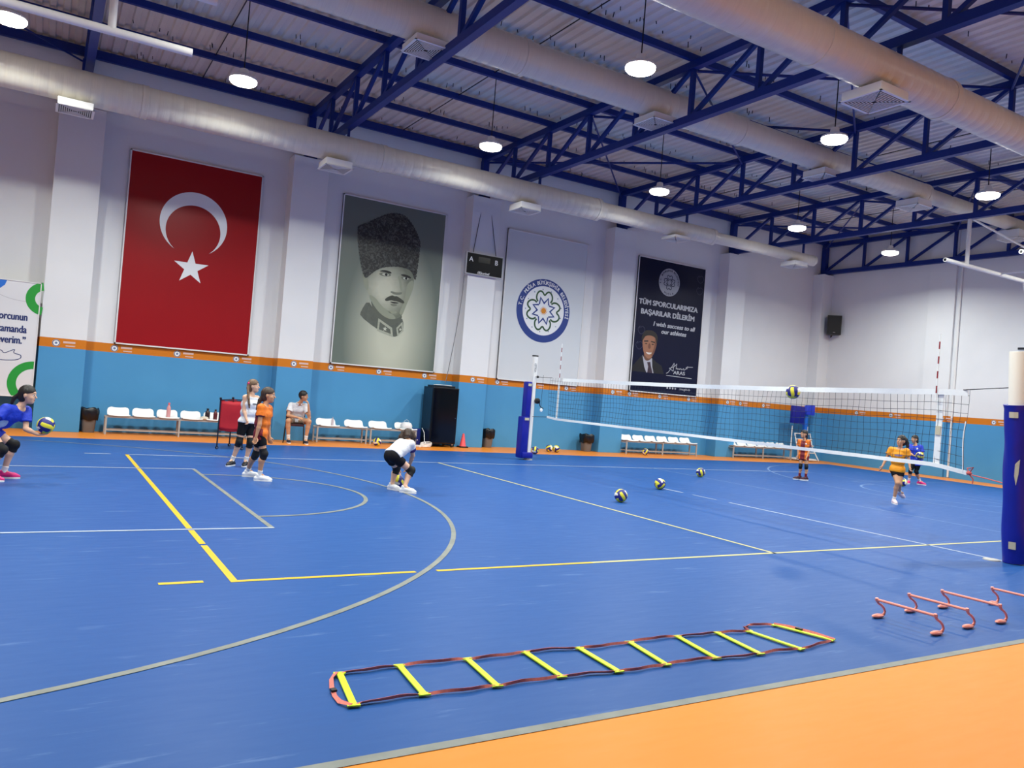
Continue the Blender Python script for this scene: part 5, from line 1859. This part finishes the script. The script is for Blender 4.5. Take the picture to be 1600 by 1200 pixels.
# ---- poses (local metres: x to the right of the figure as seen from the court's near left, y away, z up)
P1 = dict(head=(0.185, -0.03, 1.079), neck=(0.125, 0, 0.95), shL=(0.18, 0.07, 0.876), shR=(-0.04, -0.11, 0.896), elL=(0.19, 0.0, 0.645), wrL=(0.325, -0.06, 0.585), pel=(-0.191, 0.04, 0.632), hipL=(-0.162, 0.11, 0.591), hipR=(-0.199, -0.04, 0.603), knL=(0.082, 0.06, 0.429), anL=(-0.005, 0.1, 0.092), knR=(-0.039, -0.22, 0.393), anR=(-0.167, -0.18, 0.10), elR=(-0.167, -0.2, 0.725), wrR=(-0.229, -0.06, 0.565))
P2 = dict(head=(0.168, -0.01, 1.362), neck=(0.15, 0, 1.235), shR=(0.045, -0.08, 1.167), shL=(0.236, 0.07, 1.163), elR=(0.042, -0.12, 0.944), wrR=(0.094, -0.2, 0.80), elL=(0.272, 0.08, 0.936), wrL=(0.25, 0.0, 0.77), pel=(0.105, 0, 0.745), hipR=(0.05, -0.05, 0.718), hipL=(0.166, 0.05, 0.712), knR=(0.005, -0.07, 0.416), anR=(-0.075, 0, 0.1), knL=(0.182, -0.02, 0.402), anL=(0.142, 0.02, 0.098))
P3 = dict(head=(0.062, 0, 1.272), neck=(0.03, 0, 1.155), shR=(-0.03, -0.11, 1.089), shL=(0.071, 0.11, 1.075), elR=(-0.035, -0.15, 0.844), wrR=(-0.069, -0.15, 0.657), elL=(0.086, 0.16, 0.84), wrL=(0.121, 0.13, 0.65), pel=(-0.005, 0.02, 0.704), hipR=(-0.012, -0.05, 0.669), hipL=(0.0, 0.08, 0.659), knR=(0.06, -0.06, 0.406), anR=(0.025, -0.02, 0.1), knL=(-0.055, 0.2, 0.37), anL=(-0.151, 0.42, 0.1))
P4 = dict(head=(0.083, 0.08, 1.133), neck=(0.02, 0.17, 0.98), shR=(-0.19, 0.22, 0.892), shL=(0.142, 0.24, 0.897), elR=(-0.247, 0.12, 0.649), wrR=(0.0, 0.0, 0.615), elL=(0.251, 0.09, 0.626), wrL=(0.205, -0.005, 0.945), pel=(-0.041, 0.40, 0.545), hipR=(-0.143, 0.38, 0.522), hipL=(0.051, 0.38, 0.522), knR=(-0.227, 0.0, 0.528), anR=(-0.191, 0.06, 0.1), knL=(0.252, 0.0, 0.543), anL=(0.206, 0.06, 0.1))
P5 = dict(head=(0.045, 0.33, 0.80), neck=(0.041, 0.23, 0.749), shR=(0.091, 0.11, 0.712), shL=(-0.061, 0.26, 0.716), elR=(0.133, 0.24, 0.53), wrR=(0.09, 0.36, 0.34), elL=(-0.052, 0.4, 0.494), wrL=(-0.052, 0.46, 0.30), pel=(-0.165, 0.03, 0.532), hipR=(-0.125, -0.035, 0.508), hipL=(-0.201, 0.08, 0.498), knR=(0.126, 0.08, 0.321), anR=(0.05, -0.02, 0.09), knL=(-0.092, 0.26, 0.318), anL=(-0.143, 0.22, 0.085))
P6 = dict(head=(-0.035, 0, 1.155), neck=(-0.01, 0, 1.04), shR=(-0.118, 0.04, 0.974), shL=(0.085, -0.03, 0.976), elR=(-0.14, 0.05, 0.778), wrR=(-0.138, 0, 0.61), elL=(0.12, -0.02, 0.771), wrL=(0.075, -0.1, 0.605), pel=(0.0, 0.02, 0.629), hipR=(-0.055, 0.03, 0.599), hipL=(0.06, 0, 0.6), knR=(-0.058, 0, 0.345), anR=(-0.065, 0.04, 0.087), knL=(0.08, -0.03, 0.347), anL=(0.085, 0, 0.085))
P7 = dict(head=(0.04, 0, 1.267), neck=(0.035, 0.01, 1.155), shR=(-0.125, 0.05, 1.079), shL=(0.15, -0.05, 1.081), elR=(-0.201, 0.06, 0.90), wrR=(-0.265, -0.02, 0.721), elL=(0.2, -0.04, 0.91), wrL=(0.23, -0.12, 0.76), pel=(0.01, 0.03, 0.698), hipR=(-0.045, 0.04, 0.663), hipL=(0.07, 0.02, 0.664), knR=(0.03, -0.09, 0.426), anR=(-0.01, 0.0, 0.085), knL=(0.07, -0.04, 0.41), anL=(0.081, 0.26, 0.225))
P8 = dict(head=(-0.1, 0, 1.225), neck=(-0.07, 0.01, 1.11), shR=(-0.18, 0.04, 1.029), shL=(0.06, -0.04, 1.031), elR=(-0.19, -0.06, 0.837), wrR=(-0.07, -0.19, 0.776), elL=(0.13, -0.08, 0.823), wrL=(0.135, -0.23, 0.72), pel=(-0.02, 0.02, 0.679), hipR=(-0.075, 0.03, 0.649), hipL=(0.04, 0.0, 0.65), knR=(-0.139, -0.1, 0.365), anR=(-0.165, 0.0, 0.09), knL=(0.0, 0.0, 0.36), anL=(0.101, 0.16, 0.10))

M_ROYAL = mat('royal_blue_jersey', '#1238c4', .6, noise=(14, .12), bump=(9, 1.6))
M_WSHIRT = mat('white_jersey', '#e9eaec', .7, noise=(14, .05), bump=(9, 1.6))
M_OJ = mat('orange_jersey', '#f07a12', .6, noise=(14, .1), bump=(9, 1.6))
M_DKR = mat('dark_red_jersey', '#7a1420', .6, noise=(14, .12), bump=(9, 1.6))
M_YJ = mat('amber_jersey', '#f09a10', .65, noise=(14, .1), bump=(9, 1.6))
M_POLO = mat('white_polo', '#e4e4e6', .75, noise=(14, .05), bump=(9, 1.6))
M_KHAKI = mat('khaki_shorts', '#a8937c', .8, noise=(20, .1), bump=(9, 1.6))
M_PURP = mat('purple_sleeve', '#2c1a66', .65)
M_PINK = mat('pink_shoe', '#d81f78', .5)
M_WSHOE = mat('white_shoe', '#eef0f0', .5)
M_BSHOE = mat('black_shoe', '#15151b', .5)
M_NSHOE = mat('navy_shoe', '#1d2438', .6)
M_MSHOE = mat('maroon_sneaker', '#3c1428', .6)
M_PRINTL = mat('pale_print', '#b9cbe6', .6, noise=(40, .3))

def tailp(h, *offs):
    return [tuple(np.array(h) + np.array(o)) for o in offs]

# 1 player in blue holding a ball, left edge
person('player in blue jersey and knee pads crouching at left edge, holding a volleyball', (-1.65, 5.61), 1.5, P1, (.80, -.60), (.93, -.33, -.12),
       dict(skin=SKIN['light'], hair=HAIRM['dark'], shirt=M_ROYAL, shorts=M_ROYAL, short_len=.42, hem=.04, shirt_fit=.02, sleeve=.62, knee=True, sock=.07, shoe=M_PINK, laces=M_BLACK, hs=.98,
            toeL=(1, -.12), toeR=(1, -.3), hdL=(1, -.15, .02), pnL=(.1, 0, 1), thumbL=(0, 1, 0), curlL=.35, hdR=(.2, .1, -1), hairk=.010,
            tail=[(tailp(P1['head'], (-.10, .02, -.01), (-.15, .03, -.05), (-.17, .03, -.12)), .032, .018)],
            prints=[((.115, -.13, .79), (.022, .016), M_PRINTW), ((-.055, -.10, .70), (.065, .05), M_PRINTL)]))
ball('yellow and navy volleyball held in the hand of the crouching blue player', (-1.65 + .405, 5.61 - .07, .706), (.95, .0, .15))

# 2 player in white with a braid
person('player with long braid in white sleeveless top standing by the red ball cart', (1.59, 7.6), -12.1, P2, (.62, -.78), (.95, -.28, .03),
       dict(skin=SKIN['light'], hair=HAIRM['light'], shirt=M_WSHIRT, shorts=M_BLKSHORT, short_len=.62, hem=.0, shirt_fit=.018, sleeve=0, knee=True, sock=.07, shoe=M_BSHOE, sole=M_PLASTIC,
            toeR=(-.45, -.88), toeL=(-.2, -.97), curlR=.8, curlL=.5,
            tail=[([(0.085, -0.03, 1.40), (0.075, -0.06, 1.33), (0.085, -0.11, 1.25), (0.10, -0.155, 1.15), (0.115, -0.165, 1.06), (0.124, -0.165, 1.0)], .026, .014)],
            hairtie=[((.087, -.045, 1.405), .024, M_PINK), ((.12, -.166, 1.05), .017, M_BLACK)],
            prints=[((.205, -.075, 1.06), (.045, .018), mat('grey_print', '#70747c', .6))]))

# 3 player in orange
def sides(cen, P, fd, lat, smid):
    q = (cen - smid) @ fd
    w = np.abs((cen - smid) @ lat)
    low = cen[:, 2] < .78
    return ((q < -.035) & (w < .16)) | (low & (q < .03)) | (w > .225)
person('player in orange jersey and white shoes walking in front of the player in white', (1.51, 5.76), -13.5, P3, (.97, -.24), (.97, -.22, -.05),
       dict(skin=SKIN['tan'], hair=HAIRM['brown'], shirt=[M_OJ, M_DKR], shirt_fn=sides, shorts=M_BLKSHORT, short_len=.55, hem=.09, shirt_fit=.02, sleeve=.52, cuff=M_DKR, knee=True, sock=.06, shoe=M_WSHOE,
            toeR=(1, -.12), toeL=(1, .0), curlR=.55, curlL=.5, hs=.95, b=.98,
            tail=[(tailp(P3['head'], (-.085, .0, -.03), (-.12, .0, -.08), (-.14, -.01, -.15), (-.155, -.01, -.22)), .036, .016)]))

# 4 seated man
person('person in white polo sitting on a chair by the wall, hand at his mouth', (3.95, 12.46), -15.9, P4, (.22, -.97), (.93, -.36, -.08),
       dict(skin=SKIN['tan'], hair=HAIRM['dark'], shirt=M_POLO, collar=M_POLO, shorts=M_KHAKI, short_len=.62, hem=.0, shirt_fit=.02, sleeve=.6, sock=.10, shoe=M_NSHOE, b=1.16, hs=1.04, foot=.27, vox=.009,
            toeR=(.15, -.98), toeL=(.2, -.98), hdR=(.9, -.3, -.15), pnR=(0, .5, -.8), hdL=(-.35, .08, .93), pnL=(-.9, .3, -.3), thumbL=(-.2, .9, 0), curlL=.9, curlR=.4, hairback=False, hairk=.014))

# 5 bending player seen from behind
person('player in white shirt and black shorts bending down to pick up a ball', (3.34, 4.66), -23.5, P5, (.62, .78), (.25, .45, -.86),
       dict(skin=SKIN['light'], hair=HAIRM['brown'], shirt=[M_WSHIRT, M_PURP], shirt_fn=lambda cen, P, fd, lat, smid: np.minimum(np.linalg.norm(cen - (P['shR'] + (P['elR'] - P['shR']) * .42), axis=1), np.linalg.norm(cen - (P['shL'] + (P['elL'] - P['shL']) * .42), axis=1)) < .068,
            shorts=M_BLKSHORT, short_len=.45, hem=.0, shirt_fit=.018, sleeve=.55, knee=True, shoe=M_WSHOE, laces=M_BLACK, b=1.02, hang=True,
            toeR=(.9, -.3), toeL=(.55, -.5), hdR=(-.5, .25, -.8), hdL=(.1, .0, -1), pnR=(-.8, 0, .5), pnL=(.9, 0, .1), curlR=.35, curlL=.35, hairk=.022,
            tail=[([(-.02, .30, .86), (-.06, .28, .80), (-.09, .27, .74)], .055, .03), ([(.08, .30, .86), (.12, .30, .80), (.12, .31, .72)], .055, .035), ([(.03, .36, .78), (.03, .37, .70), (.03, .38, .62)], .06, .03), ([(.03, .26, .88), (.03, .22, .83)], .06, .05)]))
ball('volleyball between the feet of the bending player', (3.34 + .10, 4.66 + .40, r_), (.7, .2, 1.3))

# 6 far player in orange and red
def stripes(cen, P, fd, lat, smid):
    w = (cen - smid) @ lat
    return (np.abs(w) < .055) ^ (np.abs(w) > .16)
person('player in orange and red jersey standing by the referee stand', (15.29, 7.07), -51.6, P6, (-.35, -.94), (-.75, -.66, -.05),
       dict(skin=SKIN['tan'], hair=HAIRM['dark'], shirt=[M_OJ, M_DKR], shirt_fn=stripes, shorts=M_DKR, short_len=.40, hem=.10, shirt_fit=.022, sleeve=.6, knee=True, sock=.09, sockm=M_DKR, shoe=M_MSHOE, b=.80, hs=.9,
            toeR=(-.8, -.6), toeL=(-.75, -.66), curlR=.5, curlL=.5, prints=[((.02, -.12, .92), (.016, .02), M_PRINTW)],
            tail=[(tailp(P6['head'], (.06, .04, -.01), (.075, .045, -.07), (.07, .03, -.13)), .035, .018)]))

# 7 player in yellow
person('player in amber yellow shirt and black shorts running behind the net', (13.48, 3.39), -57.4, P7, (-.28, -.96), (-.62, -.77, .02),
       dict(skin=SKIN['tan'], hair=HAIRM['dark'], b=.92, shirt=M_YJ, shorts=M_BLKSHORT, short_len=.42, hem=.05, shirt_fit=.018, sleeve=.62, sock=.06, shoe=mat('pale_pink_shoe', '#e6cfd0', .6), hs=.93,
            toeR=(.25, -.97), toeL=(.6, .2), air='L', airdir=(.75, .35, -.55), curlR=.3, curlL=.7,
            prints=[((.0, -.12, .975), (.075, .022), mat('violet_print', '#8a7a9a', .6, noise=(50, .4)))],
            tail=[(tailp(P7['head'], (.075, .05, .03), (.11, .06, -.03), (.125, .05, -.10), (.12, .04, -.17)), .045, .02)]))

# 8 player in blue at the right
person('player in blue jersey and pink shoes walking with a ball, behind the yellow player', (19.26, 6.52), -58.5, P8, (-.32, -.95), (-.72, -.68, -.08),
       dict(skin=SKIN['tan'], hair=HAIRM['dark'], shirt=M_ROYAL, shorts=M_BLKSHORT, short_len=.85, hem=.16, shirt_fit=.024, sleeve=.65, knee=True, sock=.08, shoe=M_PINK, hs=.92, b=.95,
            toeR=(-.1, -1), toeL=(.85, -.5), hdR=(.8, -.4, -.1), pnR=(.7, .1, .1), hdL=(-.2, -.7, .3), pnL=(-.8, .3, .6), curlR=.4, curlL=.4,
            prints=[((-.03, -.13, .98), (.022, .022), M_PRINTW)],
            tail=[(tailp(P8['head'], (.065, .04, -.02), (.085, .05, -.08)), .035, .02)]))
ba = math.radians(-58.5)
lx, ly = .055, -.262
ball('volleyball held at the hip by the player in blue at right', (19.26 + lx * math.cos(ba) - ly * math.sin(ba), 6.52 + lx * math.sin(ba) + ly * math.cos(ba), .80), (1.2, .3, .2))
